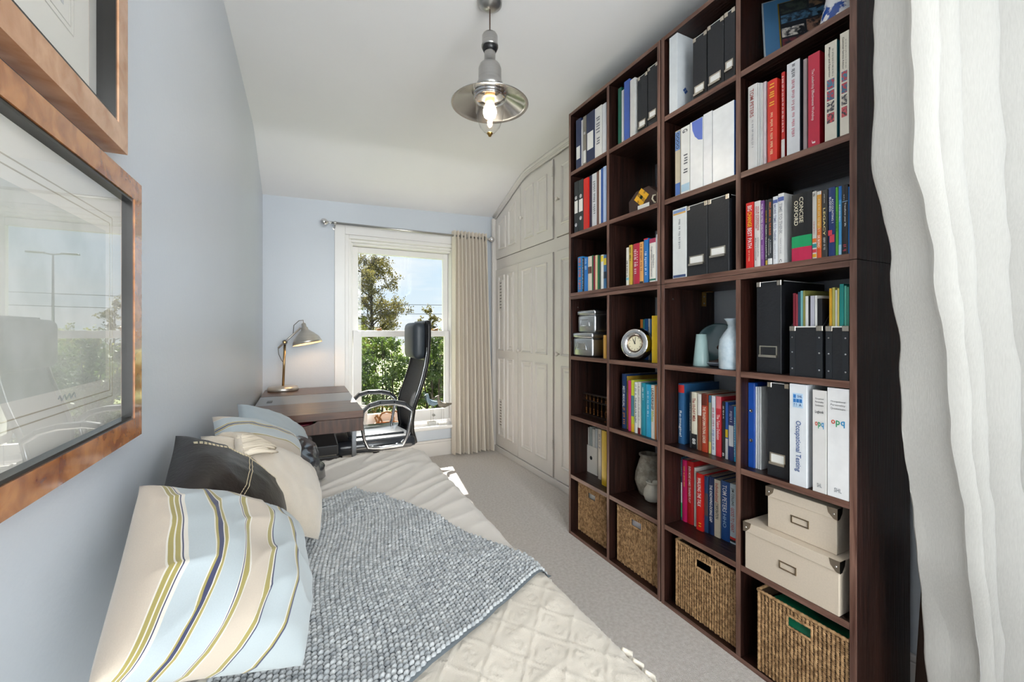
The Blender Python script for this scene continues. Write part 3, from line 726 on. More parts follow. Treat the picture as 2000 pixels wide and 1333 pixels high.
book(2, 1, 1228, 1234, 479, '#c7a63f', 'mustard yellow paperback', [('~', '#2d2a1c', 0.05, 0.4)], rec=0.005, depth=0.17)
book(2, 1, 1235.6, 1248.3, 476, '#b5263f', 'crimson hardback with white lettering', [('~', '#f0d9da', 0.15, 0.72, 0.4, 0.4), ('- - - - - -', '#f0d9da', 0.2, 0.55, 0.75, 0.1)], rec=0.004, depth=0.19, hard=True)
book(2, 1, 1248.8, 1256, 473, '#e0a35e', 'apricot orange paperback', [('~', '#7a3f22', 0.06, 0.7)], bands=[('#3a2a26', 0.95, 1.0)], rec=0.005, depth=0.17)
book(2, 1, 1257, 1265, 466, '#2b76bd', 'blue paperback with white lettering', [('~', '#e2eef8', 0.3, 0.85)], bands=[('#c01f36', 0.0, 0.03)], rec=0.004, depth=0.18)
book(2, 1, 1268, 1280.5, 466, '#e6e4dc', 'white paperback with grey lettering and green foot', [('Organization Development', '#4b4d50', 0.18, 0.88, 0.40, 0.26), ('Best Practices in', '#6a6c70', 0.38, 0.68, 0.72, 0.22)], bands=[('#1f6b5a', 0.93, 0.97), ('#a8385a', 0.0, 0.1)], rec=0.003, depth=0.2)
book(2, 1, 1281, 1284.5, 458, '#d8dde6', 'thin pale blue paperback', rec=0.003, depth=0.2)
binder(2, 2, 1313.8, 1340.6, 407, '#dcdedd', 'white ring binder with navy foot', [('~', '#6e7178', 0.16, 0.6, 0.5, 0.15)], bands=[('#3e5078', 0.955, 0.99), ('#7d97c4', 0.02, 0.06), ('#d9a95a', 0.062, 0.085)], rec=0.003)
file_box(2, 2, 1341.5, 1381.5, 398, 'black magazine file with white card, farther', rec=0.004, lab=0.78)
file_box(2, 2, 1382.5, 1424, 385, 'black magazine file with white card, nearer', rec=0.004, lab=0.72)
R3 = 0.003
book(2, 3, 1456.3, 1471.4, 396, '#d0201b', 'red book with white and yellow lettering', [('BIG', '#f6ece9', 0.05, 0.13, 0.55, 0.55), ('CHANGE', '#f2c22a', 0.145, 0.375, 0.55, 0.55), ('BEST PATH', '#f6ece9', 0.39, 0.70, 0.55, 0.55), ('~', '#f1c9a5', 0.73, 0.9, 0.45, 0.2)], rec=R3)
book(2, 3, 1472.8, 1484.6, 393, '#dcd6d3', 'white book with red lettering', [('NOW, DISCOVER', '#b52c3c', 0.08, 0.42, 0.35, 0.3), ('YOUR STRENGTHS', '#b52c3c', 0.08, 0.45, 0.72, 0.3), ('MARCUS BUCKINGHAM', '#3d3d44', 0.56, 0.9, 0.3, 0.18), ('& DONALD CLIFTON', '#3d3d44', 0.56, 0.85, 0.7, 0.16)], rec=R3)
book(2, 3, 1485, 1491.6, 392, '#7a4a8c', 'purple paperback with white lettering', [('THE TRUSTED EXECUTIVE', '#e8dcec', 0.05, 0.6), ('JOHN BLAKEY', '#c9a9d6', 0.68, 0.9)], rec=R3)
book(2, 3, 1494.3, 1498.8, 391, '#1c2022', 'thin black book with yellow and white lettering', [('~', '#d8a72c', 0.16, 0.36), ('NUSSIN NULLYANTUBU', '#e6e6e0', 0.38, 0.9)], rec=R3 + 0.002, bands=[('#b79a2c', 0.92, 0.99)])
book(2, 3, 1499.2, 1508, 389, '#34383c', 'charcoal paperback with orange lettering', [('FIRST, BREAK ALL THE RULES', '#e2743a', 0.05, 0.55, 0.55, 0.5), ('BUCKINGHAM', '#d5d5d5', 0.6, 0.85, 0.3, 0.2), ('& COFFMAN', '#d5d5d5', 0.62, 0.82, 0.7, 0.2)], bands=[('#e3e3e1', 0.9, 0.99)], rec=R3)
book(2, 3, 1509, 1518.6, 384, '#e4e6ea', 'slimmer white paperback with grey capitals', [('MORE TIME TO THINK', '#8d93b0', 0.12, 0.66), ('NANCY KLINE', '#a9adb6', 0.7, 0.92, 0.5, 0.35)], bands=[('#5a6ba8', 0.05, 0.1)], rec=R3)
book(2, 3, 1519, 1531, 378, '#e9e8e6', 'thicker white paperback with grey capitals', [('TIME TO THINK', '#a4a6ab', 0.14, 0.58), ('NANCY KLINE', '#bcbdbf', 0.64, 0.86, 0.5, 0.3), ('C', '#2a2a2e', 0.94, 0.98, 0.5, 0.4)], bands=[('#5b6db0', 0.05, 0.11)], rec=R3, depth=0.2)
book(2, 3, 1545, 1585, 377, '#1b1b1d', 'thick black dictionary with green and pink bands', [('CONCISE', '#f0e8cf', 0.06, 0.44, 0.52, 0.2), ('OXFORD', '#f0e8cf', 0.10, 0.47, 0.26, 0.2)], bands=[('#16a566', 0.63, 0.80), ('#c92552', 0.80, 1.0)], rec=R3, depth=0.2, hard=True)
book(2, 3, 1586, 1594.6, 374, '#dcd8d2', 'white book with coloured spots and red lettering', [('~', '#c2574a', 0.45, 0.64, 0.5, 0.35), ('S', '#2a2a30', 0.03, 0.08, 0.5, 0.5)], bands=[('#e8772e', 0.70, 0.76), ('#2c9a9c', 0.78, 0.84), ('#d63a4a', 0.86, 0.91), ('#e0a32c', 0.93, 0.98)], rec=R3)
book(2, 3, 1595, 1604, 374, '#ea7f33', 'orange paperback with white head', [('~', '#f3d9a8', 0.12, 0.6), ('DE BONO', '#fff2e4', 0.66, 0.84)], bands=[('#ece6de', 0.0, 0.05), ('#eaa83a', 0.05, 0.55), ('#e2562c', 0.86, 1.0)], rec=R3)
book(2, 3, 1604.5, 1616, 371, '#3b3a39', 'dark grey book with cream capitals', [('LEGACY', '#f3e2a0', 0.27, 0.68, 0.5, 0.4), ('JAMES KERR', '#c9c9c5', 0.06, 0.2, 0.5, 0.22), ('~', '#c9c9c5', 0.71, 0.9, 0.5, 0.4)], rec=R3)
book(2, 3, 1617.5, 1631, 366, '#1d3a78', 'navy textbook with red stripes', [('BUSINESS', '#eef0f6', 0.14, 0.35, 0.32, 0.3), ('ACCOUNTING 1', '#eef0f6', 0.17, 0.52, 0.68, 0.3), ('I', '#e0475a', 0.62, 0.70, 0.3, 0.6), ('I', '#e0475a', 0.69, 0.80, 0.6, 0.7)], rec=R3)
book(2, 3, 1631.4, 1636.8, 366, '#5cb53c', 'thin lime green book', [('~', '#1d3a1c', 0.36, 0.65)], rec=R3)
book(2, 3, 1637.2, 1643.4, 364, '#4aa3df', 'light blue paperback', [('~', '#e8f4fc', 0.27, 0.52)], bands=[('#2674c9', 0.0, 0.2), ('#a9d8f2', 0.85, 1.0)], rec=R3)
book(2, 3, 1643.8, 1655.6, 361, '#232326', 'black paperback with white lettering and red flecks', [('Transform your life', '#f0f0ee', 0.26, 0.6, 0.6, 0.35), ('~', '#d9d9d6', 0.14, 0.22, 0.4, 0.2), ('~', '#cf4a5a', 0.86, 0.95, 0.5, 0.6)], bands=[('#8fb7d6', 0.235, 0.245)], rec=R3)
book(2, 3, 1656, 1659, 365, '#2471c2', 'thin bright blue book against the side panel', rec=R3)

# ------------------------------------------------------------------ fourth row
M_TIN = mat('tin', '#c2c5c8', 0.28, 1.0, var=0.05)
def tin(name, x0, x1, yt, yb_z, rec, label, depth=0.24):
    X = SXF + rec
    y1, y0 = at_x(x0, yt, X).y, at_x(x1, yt, X).y
    y1 = min(y1, COLY[0][1] - 0.002)
    z1 = at_x((x0 + x1) / 2, yt, X).z; z0 = yb_z
    o = empty(name, (X + depth / 2, (y0 + y1) / 2, z0), label, 'tin')
    zl = z1 - (z1 - z0) * 0.23
    bm_ = MB().box(X + 0.003, X + depth - 0.003, y0 + 0.003, y1 - 0.003, z0, zl + 0.002).build('body', M_TIN, o, bevel=0.012, seg=3, smooth=True)
    MB().box(X, X + depth, y0, y1, zl, z1).build('lid', M_TIN, o, bevel=0.010, seg=3, smooth=True)
    yc = (y0 + y1) / 2; zc = z0 + (zl - z0) * 0.55; w = (y1 - y0) * 0.24
    fr_ = MB(); fr_.tube([(X - 0.001, yc - w, zc - 0.016), (X - 0.001, yc + w, zc - 0.016), (X - 0.001, yc + w * 0.8, zc + 0.018), (X - 0.001, yc - w * 0.8, zc + 0.018)], 0.0018, 6, closed=True)
    fr_.tube([(X - 0.001, yc - w * 1.3, zc - 0.018), (X - 0.006, yc - w * 0.85, zc + 0.02), (X - 0.006, yc + w * 0.85, zc + 0.02), (X - 0.001, yc + w * 1.3, zc - 0.018)], 0.0016, 6)
    fr_.build('label_holder', M_CHROME, o)
    return z1
zt = tin('metal_tin', 1117.5, 1156, 650, ROWZ[3], 0.008, 'larger shiny metal storage tin standing on the fourth row shelf')
tin('metal_tin', 1126.5, 1161, 606, zt, 0.02, 'smaller shiny metal storage tin stacked on another tin')
book(3, 0, 1178, 1183.8, 655, '#d9a54a', 'ochre yellow book behind the metal tins', rec=0.02, depth=0.2)
# chrome clock
ck = empty('table_clock', (SXF + 0.05, 1.49, ROWZ[3]), 'round polished chrome clock with a cream dial', 'clock')
X = SXF + 0.055; cc = at_x(1244, 669.5, X); R = abs(at_x(1244, 637, X).z - cc.z)
cc.z = ROWZ[3] + R + 0.0005
ax = Vector((-0.93, -0.30, 0.12)).normalized()
prof = [(R * 0.55, -0.040)]
for i in range(13):
    a_ = -1.2 + 2.75 * i / 12
    prof.append((R * 0.74 + R * 0.26 * math.cos(a_), 0.030 * math.sin(a_)))
prof += [(R * 0.60, 0.028), (R * 0.50, 0.021), (R * 0.47, 0.016)]
MB().lathe(prof, cc, ax, 48).build('case', M_CHROME, ck, smooth=True)
MB().lathe([(R * 0.47, 0.012), (R * 0.50, 0.022), (R * 0.47, 0.0235), (R * 0.44, 0.017)], cc, ax, 40, cap=False).build('bezel', mat('bezel_bronze', '#a08c7a', 0.25, 1.0), ck, smooth=True)
MB().lathe([(0.0, 0.0175), (R * 0.46, 0.0175), (R * 0.46, 0.0168)], cc, ax, 40).build('dial', mat('cream_dial', '#e8dfc0', 0.5), ck)
rgt = Vector((0, 0, 1)).cross(ax).normalized(); upd = ax.cross(rgt).normalized()
def hand(ang, l, w, off, nm, r0=-0.1):
    dr = rgt * math.sin(ang) + upd * math.cos(ang); sd = ax.cross(dr)
    c0 = cc + ax * off + dr * (l * (1 + r0) / 2)
    MB().obox(c0, dr, sd, ax, l * (1 - r0) / 2, w, 0.0004).build(nm, M_INK, ck)
for k in range(12): hand(k * math.pi / 6, R * 0.41, 0.0007, 0.0180, 'hour_mark', 0.8)
hand(math.radians(-30), R * 0.30, 0.0016, 0.0187, 'hour_hand'); hand(math.radians(3), R * 0.36, 0.0010, 0.0194, 'minute_hand')
MB().lathe([(0.003, 0.0185), (0.003, 0.0203)], cc, ax, 10).build('centre_pin', M_INK, ck)
R4 = 0.13
for xa, xb, yt, c_, ds in [(1250, 1255, 624, '#c97a2c', 'orange paperback behind the clock'), (1255.3, 1258.5, 624, '#2e8c88', 'teal paperback behind the clock'), (1258.8, 1265.5, 623, '#2468b0', 'blue paperback behind the clock'), (1265.8, 1269, 623, '#dfe2e6', 'white paperback behind the clock'), (1269.3, 1272, 623, '#356fb8', 'thin mid-blue paperback behind the clock')]:
    book(3, 1, xa, xb, yt, c_, ds, [('~', '#30343c', 0.2, 0.7)] if c_ == '#dfe2e6' else (), rec=R4, depth=0.13)
book(3, 1, 1272.5, 1283.5, 617, '#e3bd18', 'tall yellow book beside the clock', rec=0.03, depth=0.2)
# jug, plate, figure, bottle vase
M_CEL = mat('celadon_glaze', '#9fb9b8', 0.25, var=0.04)
def lathe_thing(name, label, cat, prof, c, m, axis=(0, 0, 1), n=36, pname='body'):
    o = empty(name, c, label, cat); MB().lathe(prof, c, axis, n).build(pname, m, o, smooth=True); return o
c = at_z(1370, 709, ROWZ[3] + 0.001); sc_ = 0.00195
c = Vector((SXF + 0.07, at_x(1370, 700, SXF + 0.07).y, ROWZ[3]))
kpx = (c.x * SY + c.y * CY) / F_PX
jug = lathe_thing('celadon_jug', 'tapered pale celadon jug with a small spout', 'jug', [(15 * kpx, 0), (15.4 * kpx, 0.003), (9.6 * kpx, 62 * kpx), (8.6 * kpx, 62 * kpx), (13 * kpx, 0.006)], c, M_CEL)
MB().prism([(c.x - 9.2 * kpx * 0.8, c.y - 9.2 * kpx * 0.6, c.z + 62 * kpx), (c.x - 13 * kpx * 0.9, c.y - 13 * kpx * 0.75, c.z + 63.5 * kpx), (c.x - 9.2 * kpx * 0.4, c.y - 9.2 * kpx * 0.95, c.z + 62 * kpx), (c.x - 9.5 * kpx * 0.66, c.y - 9.5 * kpx * 0.8, c.z + 50 * kpx)], (0.001, 0.001, 0)).build('spout', M_CEL, jug)
pc = Vector((1.555, 1.185, ROWZ[3]))
plate = empty('display_plate', pc, 'dark green-blue round plate propped upright behind the jug', 'plate')
axp = Vector((-0.75, -0.58, 0.28)).normalized()
MB().lathe([(0.0, 0.0), (0.045, 0.0), (0.08, 0.010), (0.086, 0.014), (0.083, 0.008), (0.05, -0.006), (0.0, -0.007)], pc + Vector((0, 0, 0.086)), axp, 40).build('dish', mat('dark_teal_glaze', '#4a666b', 0.2), plate, smooth=True)
bc = Vector((1.468, 1.125, ROWZ[3]))
bowl = lathe_thing('small_dish', 'small white rimmed dish holding a dark carved ornament', 'dish', [(0.02, 0.0), (0.03, 0.002), (0.048, 0.014), (0.050, 0.018), (0.047, 0.017), (0.028, 0.006), (0.0, 0.005)], bc, mat('white_blue_dish', '#c9d3da', 0.15, col2='#27406e', scale=(9, 9, 30)))
orn = empty('carved_ornament', bc + Vector((0, 0, 0.008)), 'dark brown carved figure lying in the small dish', 'ornament')
MB().tube([bc + Vector((-0.03, 0.022, 0.02)), bc + Vector((-0.02, 0.0, 0.016)), bc + Vector((0.0, -0.012, 0.020)), bc + Vector((0.015, -0.01, 0.045)), bc + Vector((0.012, 0.0, 0.068))], [0.005, 0.009, 0.013, 0.011, 0.004], 10).build('body', mat('dark_carved_wood', '#3b2420', 0.35), orn, smooth=True)
MB().lathe([(0.0, -0.012), (0.009, -0.006), (0.011, 0), (0.008, 0.008), (0.0, 0.011)], bc + Vector((0.012, 0.0, 0.074)), n=14).build('head', mat('dark_carved_wood', '#3b2420'), orn, smooth=True)
c = Vector((SXF + 0.048, COLY[2][0] + 0.048, ROWZ[3])); kpx = (c.x * SY + c.y * CY) / F_PX
lathe_thing('bottle_vase', 'pale blue crackle-glazed bottle vase with flared neck', 'vase', [(22 * kpx, 0), (24 * kpx, 0.004), (24.3 * kpx, 40 * kpx), (22.5 * kpx, 58 * kpx), (15 * kpx, 71 * kpx), (8.5 * kpx, 80 * kpx), (7.6 * kpx, 86 * kpx), (10 * kpx, 93 * kpx), (15 * kpx, 98.5 * kpx), (14 * kpx, 99 * kpx), (7 * kpx, 89 * kpx)], c, mat('pale_blue_glaze', '#c3d0d8', 0.12, col2='#aebfcb', scale=(60, 60, 60)))
brk = empty('shelf_bracket', (1.60, 1.2935, 1.30), 'small brass angle bracket fixed under the joint of the units', 'bracket')
MB().box(1.585, 1.61, 1.291, 1.294, 1.262, 1.325).build('plate', M_BRASS, brk); MB().box(1.585, 1.61, 1.255, 1.291, 1.322, 1.326).build('flange', M_BRASS, brk)
for z in (1.275, 1.305): MB().lathe([(0.004, 0), (0.003, 0.0015)], (1.597, 1.291, z), (0, -1, 0), 8).build('screw', M_STEEL, brk)
# black file and open magazine holders
file_box(3, 3, 1477.5, 1526, 550, 'tall black magazine file with an empty nickel label holder', rec=0.03, lab=0.76, paper=False, depth=0.25)
def open_holder(x0, x1, yt, label, rec, sheets):
    X, y0, y1, z0, z1 = span(3, 3, x0, x1, yt, rec)
    o = empty('open_magazine_holder', (X + 0.12, (y0 + y1) / 2, z0), label, 'file box')
    D = 0.24; t = 0.003; zb = z0 + 0.27
    MB().box(X, X + t, y0, y1, z0, z1).build('front', M_BOXB, o)
    MB().box(X + D - t, X + D, y0, y1, z0, zb).build('back', M_BOXB, o)
    for ya in (y0, y1 - t):
        MB().prism([(X + t, ya, z0), (X + D - t, ya, z0), (X + D - t, ya, zb), (X + D * 0.55, ya, zb), (X + t, ya, z1)], (0, t, 0)).build('side', M_BOXB, o)
    MB().box(X + t, X + D - t, y0 + t, y1 - t, z0, z0 + t).build('base', M_BOXB, o)
    MB().box(X - 0.001, X + t, y0 + 0.012, y1 - 0.012, z1 - 0.003, z1 + 0.0006).build('rim', M_PAPER, o)
    sw = 0.016
    for ya in (y0, y1 - sw):
        st = MB().box(X - 0.0015, X, ya, ya + sw, z0, z1 - 0.012).build('corner_strip', mat('black_leathercloth', '#23262b', 0.35), o)
        MB().box(X - 0.003, X + 0.004, ya - 0.001, ya + sw + 0.001, z1 - 0.014, z1 + 0.0015).build('metal_corner', M_NICK, o, bevel=0.001, seg=1)
        for f in (0.15, 0.48, 0.78):
            MB().lathe([(0.003, 0), (0.0025, 0.0015), (0.0, 0.002)], (X - 0.0015, ya + sw / 2, z0 + (z1 - z0) * f), (-1, 0, 0), 8).build('rivet', M_CHROME, st)
    # folders standing in the holder, each its own thing
    n = len(sheets); iy = y1 - t - 0.001; wid = (y1 - y0 - 2 * t - 0.002)
    tot = sum(s[3] for s in sheets)
    for (sc2, nm, ht, wd, lab2) in sheets:
        ww = wid * wd / tot
        cat2 = nm
        f_ = MB().prism([(X + 0.008, iy - ww * 0.92, z0 + t + 0.0005), (X + 0.225, iy - ww * 0.92, z0 + t + 0.0005), (X + 0.225, iy - ww * 0.92, z0 + ht), (X + 0.008, iy - ww * 0.92, z0 + ht * 0.985)], (0, ww * 0.84, 0)).build(nm, cmat(sc2, 0.3))
        tag(f_, lab2, 'folder', 'folders standing in the magazine holders')
        iy -= ww
open_holder(1542.8, 1607, 638, 'black open magazine holder with rivets holding red and teal folders', 0.012,
            [('#7c1f2f', 'plastic_folder', 0.262, 10, 'dark red plastic folder standing in the middle magazine holder'), ('#9a3b46', 'plastic_folder', 0.258, 6, 'faded red plastic folder beside the dark red one'),
             ('#23485e', 'plastic_folder', 0.265, 8, 'dark blue plastic folder in the middle magazine holder'), ('#6fa9ad', 'plastic_folder', 0.268, 8, 'pale teal plastic folder in the middle magazine holder'), ('#8a8a4a', 'plastic_folder', 0.268, 7, 'olive plastic folder in the middle magazine holder'),
             ('#d9d9d6', 'notebook', 0.250, 10, 'white notebook standing in the middle magazine holder'), ('#1d1e22', 'notebook', 0.250, 5, 'thin black spiral notebook standing between white and checked ones'), ('#b9b9c6', 'notebook', 0.250, 14, 'grey checked notebook in the middle magazine holder'), ('#e3e3e0', 'notebook', 0.250, 7, 'thin white pad beside the checked notebook'), ('#18191c', 'document_wallet', 0.240, 16, 'black document wallet at the near end of the middle holder')])
open_holder(1613, 1659, 638, 'black open magazine holder with rivets against the side panel', 0.010,
            [('#d9a62c', 'plastic_folder', 0.268, 9, 'amber plastic folder standing in the nearest magazine holder'), ('#b9b25c', 'plastic_folder', 0.27, 9, 'pale olive plastic folder in the nearest holder'), ('#d8d9cf', 'plastic_folder', 0.262, 6, 'whitish plastic folder in the nearest holder'),
             ('#cfc06a', 'plastic_folder', 0.266, 6, 'straw yellow plastic folder in the nearest holder'), ('#1f8c86', 'plastic_folder', 0.278, 14, 'wide teal plastic folder in the nearest holder'), ('#58b09c', 'plastic_folder', 0.272, 7, 'mint plastic folder in the nearest holder'), ('#3f8f7a', 'plastic_folder', 0.268, 7, 'sea green plastic folder nearest the side panel')])
# ------------------------------------------------------------------ fifth row
X = SXF + 0.085
ya, yb = at_x(1134, 790, X).y, COLY[0][0] + 0.004
z0 = ROWZ[4]; zt = at_x(1158, 771, X).z
ab = empty('abacus', (X, (ya + yb) / 2, z0), 'small dark wooden abacus with brass-coloured beads', 'abacus')
fm = MB(); M_ABF = mat('abacus_frame', '#241712', 0.4)
fm.box(X, X + 0.014, yb, ya, z0, z0 + 0.007); fm.box(X, X + 0.014, yb, ya, zt - 0.007, zt); fm.box(X, X + 0.014, yb, yb + 0.007, z0 + 0.007, zt - 0.007); fm.box(X, X + 0.014, ya - 0.007, ya, z0 + 0.007, zt - 0.007)
zb_ = z0 + (zt - z0) * 0.66; fm.box(X, X + 0.014, yb + 0.007, ya - 0.007, zb_ - 0.003, zb_ + 0.003)
fm.build('frame', M_ABF, ab)
M_BEAD = mat('abacus_bead', '#8a5a2c', 0.35, 0.3)
bead_me = MB().lathe([(0.001, -0.0042), (0.0052, 0.0), (0.001, 0.0042)], (0, 0, 0), n=8).mesh('bead'); bead_me.materials.append(M_BEAD)
n_r = 10
for i in range(n_r):
    yy = yb + 0.014 + (ya - yb - 0.028) * i / (n_r - 1)
    rd = MB().tube([(X + 0.007, yy, z0 + 0.006), (X + 0.007, yy, zt - 0.006)], 0.0009, 6).build('rod', M_BRASS, ab)
    for zz in [z0 + 0.013 + 0.0088 * k for k in range(4)] + [zb_ + 0.0078, zb_ + 0.0166]:
        o = bpy.data.objects.new('bead', bead_me); COL.objects.link(o); o.parent = rd; o.location = (X + 0.007, yy, zz)
bs = empty('bead_string', (SXF + 0.04, 1.69, ROWZ[4]), 'short string of orange wooden beads lying before the abacus', 'beads')
bm2 = mat('orange_bead', '#b8662c', 0.4)
for i in range(9):
    MB().lathe([(0.0, -0.004), (0.004, 0), (0.0, 0.004)], (SXF + 0.045 + 0.012 * math.sin(i * 0.9), 1.735 - 0.0075 * i, ROWZ[4] + 0.0042), (0.3, 1, 0), 8).build('bead', bm2, bs, smooth=True)
MB().tube([(SXF + 0.045 + 0.012 * math.sin(i * 0.9), 1.735 - 0.0075 * i, ROWZ[4] + 0.0042) for i in range(9)], 0.001, 6).build('cord', cmat('#7a4a2a'), bs)
R5 = 0.035
book(4, 1, 1214.5, 1222.8, 731, '#1c3866', 'tall navy manual with white lettering', [('MBTI MANUAL', '#dfe5ee', 0.22, 0.6), ('~', '#d98a3c', 0.62, 0.92)], rec=0.045, depth=0.21)
book(4, 1, 1223, 1226, 735, '#a8892f', 'olive gold tall book', [('MBTI', '#3a2c10', 0.04, 0.3)], rec=0.05, depth=0.21)
book(4, 1, 1226.3, 1231.8, 744, '#c9356e', 'pink paperback', rec=R5)
book(4, 1, 1232.2, 1238.2, 743, '#c4cf3a', 'lime paperback with yellow foot', bands=[('#4a7f8c', 0.3, 0.7), ('#e0b02c', 0.85, 1.0)], rec=R5)
book(4, 1, 1238.6, 1245, 747, '#e3e3df', 'white book with navy lettering', [('THE WAR FOR TALENT', '#2b3c66', 0.3, 0.8), ('~', '#8a8d96', 0.05, 0.25)], rec=R5 - 0.003)
book(4, 1, 1245.3, 1250.8, 747, '#dddad3', 'white book with dark red foot', [('~', '#8d9098', 0.08, 0.75)], bands=[('#7a1f24', 0.88, 1.0)], rec=R5 - 0.004)
book(4, 1, 1251.2, 1260, 749, '#1b8aa0', 'dark teal hardback', [('~', '#d3eef2', 0.08, 0.32, 0.5, 0.35)], rec=R5 - 0.006, hard=True)
book(4, 1, 1260.4, 1271, 752, '#2aa3cf', 'sky blue hardback', [('~', '#bfe6f4', 0.12, 0.6, 0.5, 0.3)], rec=R5 - 0.008, hard=True)
book(4, 1, 1271.4, 1278, 753, '#e6e4da', 'white book with black and lime lettering', [('LEADERSHIP', '#2a2c30', 0.06, 0.46, 0.5, 0.7), ('When', '#a9bd3a', 0.48, 0.68, 0.5, 0.7)], rec=R5 - 0.01)
book(4, 1, 1278.4, 1281.8, 754, '#d98447', 'thin orange book', rec=R5 - 0.01)
book(4, 1, 1282.2, 1285, 755, '#8fb4dc', 'thin light blue book', rec=R5 - 0.01)
R6 = 0.07
book(4, 2, 1323.6, 1335.5, 750, '#2f5f8c', 'large blue hardback with red corner', [('Re-imagine!', '#e8eef4', 0.45, 0.88, 0.45, 0.5)], bands=[('#c9302c', 0.02, 0.15)], rec=R6, depth=0.22, hard=True)
book(4, 2, 1346.5, 1349.8, 766, '#2a2d33', 'thin charcoal paperback', [('~', '#d8d8d4', 0.2, 0.7)], rec=R6 - 0.01)
book(4, 2, 1350.2, 1361.2, 767, '#e2dcc8', 'cream paperback with red lettering and black foot', [('The 10-DAY MBA', '#a83a2c', 0.1, 0.52), ('88', '#f4f4f0', 0.82, 0.92, 0.5, 0.6)], bands=[('#1e1e22', 0.74, 1.0)], rec=R6 - 0.012)
book(4, 2, 1362, 1369.8, 770, '#8a4f35', 'brown paperback with white head', bands=[('#e4e0d8', 0.0, 0.38)], rec=R6 - 0.014)
book(4, 2, 1370.2, 1381.2, 770, '#b8442a', 'russet paperback with cream lettering', [('THE TRANSFORMATIONAL LEADER', '#f4e6cf', 0.22, 0.85)], bands=[('#6a2c20', 0.0, 0.2)], rec=R6 - 0.016)
book(4, 2, 1383.5, 1388.8, 773, '#9aa58c', 'grey-green patterned paperback', bands=[('#3c6a8c', 0.0, 0.12), ('#d9c87a', 0.8, 1.0)], rec=R6 - 0.014)
book(4, 2, 1389.2, 1397, 774, '#d9dde6', 'white paperback with red and blue lettering', [('~', '#b53c4a', 0.2, 0.55), ('~', '#3a5aa0', 0.57, 0.9)], rec=R6 - 0.018)
book(4, 2, 1397.8, 1408.2, 775, '#d2323f', 'red paperback with pink head', [('The Talent Delusion', '#f7e3e0', 0.3, 0.72)], bands=[('#e0757c', 0.0, 0.2)], rec=R6 - 0.02)
book(4, 2, 1410, 1415.8, 785, '#202226', 'black paperback with white lettering', [('~', '#e8e8e6', 0.08, 0.3), ('8', '#f0f0ee', 0.9, 0.96, 0.5, 0.7)], rec=R6 - 0.022)
book(4, 2, 1416.2, 1421.8, 786, '#2a62b8', 'blue paperback with a yellow band', bands=[('#e3c22c', 0.48, 0.62), ('#d6d8da', 0.64, 1.0)], rec=R6 - 0.022)
book(4, 2, 1422.8, 1432.3, 793, '#33396e', 'indigo paperback with a white panel', [('~', '#c9cde0', 0.1, 0.3)], bands=[('#d9dde2', 0.36, 0.74)], rec=R6 - 0.024)
book(4, 2, 1432.8, 1437, 795, '#2f9fd0', 'cyan paperback with white lettering', [('~', '#eef8fc', 0.2, 0.9)], rec=R6 - 0.024)
binder(4, 3, 1456.8, 1473.5, 748, '#1c4fa8', 'royal blue ring binder with two finger rings', hole=[0.33, 0.68], rec=0.04, depth=0.25)
for i in range(3):
    book(4, 3, 1474.5 + 4.2 * i, 1478.2 + 4.2 * i, 756, ['#d9dbdd', '#c9cccf', '#e2e3e2'][i], 'loose %s document' % ['pale grey', 'mid grey', 'white'][i], rec=0.045, depth=0.21, name='loose_document', cat='document')
file_box(4, 3, 1498.5, 1541, 749, 'black magazine file with white card in a nickel holder', rec=0.02, lab=0.80)
o, d = binder(4, 3, 1541.8, 1575.5, 746, '#dfe2e6', 'white ring binder with large blue spine lettering', [('Occupational Testing', '#35568f', 0.36, 0.86, 0.5, 0.4)], rec=0.001)
_x, _y0, _y1, _z0, _z1 = d; _w = _y1 - _y0
MB().box(_x - 0.0006, _x, _y0 + _w * 0.2, _y1 - _w * 0.2, _z1 - 0.072, _z1 - 0.028).build('logo_panel', cmat('#b9d3ea'), o)
for (i, j) in ((0, 0), (0, 1), (1, 1), (2, 1)):
    yy = _y1 - _w * (0.24 + 0.18 * i); MB().box(_x - 0.0012, _x - 0.0006, yy - _w * 0.15, yy, _z1 - 0.043 - 0.013 * j, _z1 - 0.032 - 0.013 * j).build('logo_square', cmat('#2f74b8'), o)
lettering('SHL', (_x - 0.0013, _y1 - _w * 0.62, _z1 - 0.037), UPX, UPY, _w * 0.3, 0.008, mat('print_35568f', '#35568f'), o)
lettering('? !  A', (_x - 0.0013, _y1 - _w * 0.5, _z1 - 0.063), UPX, UPY, _w * 0.45, 0.009, mat('print_35568f', '#35568f'), o)
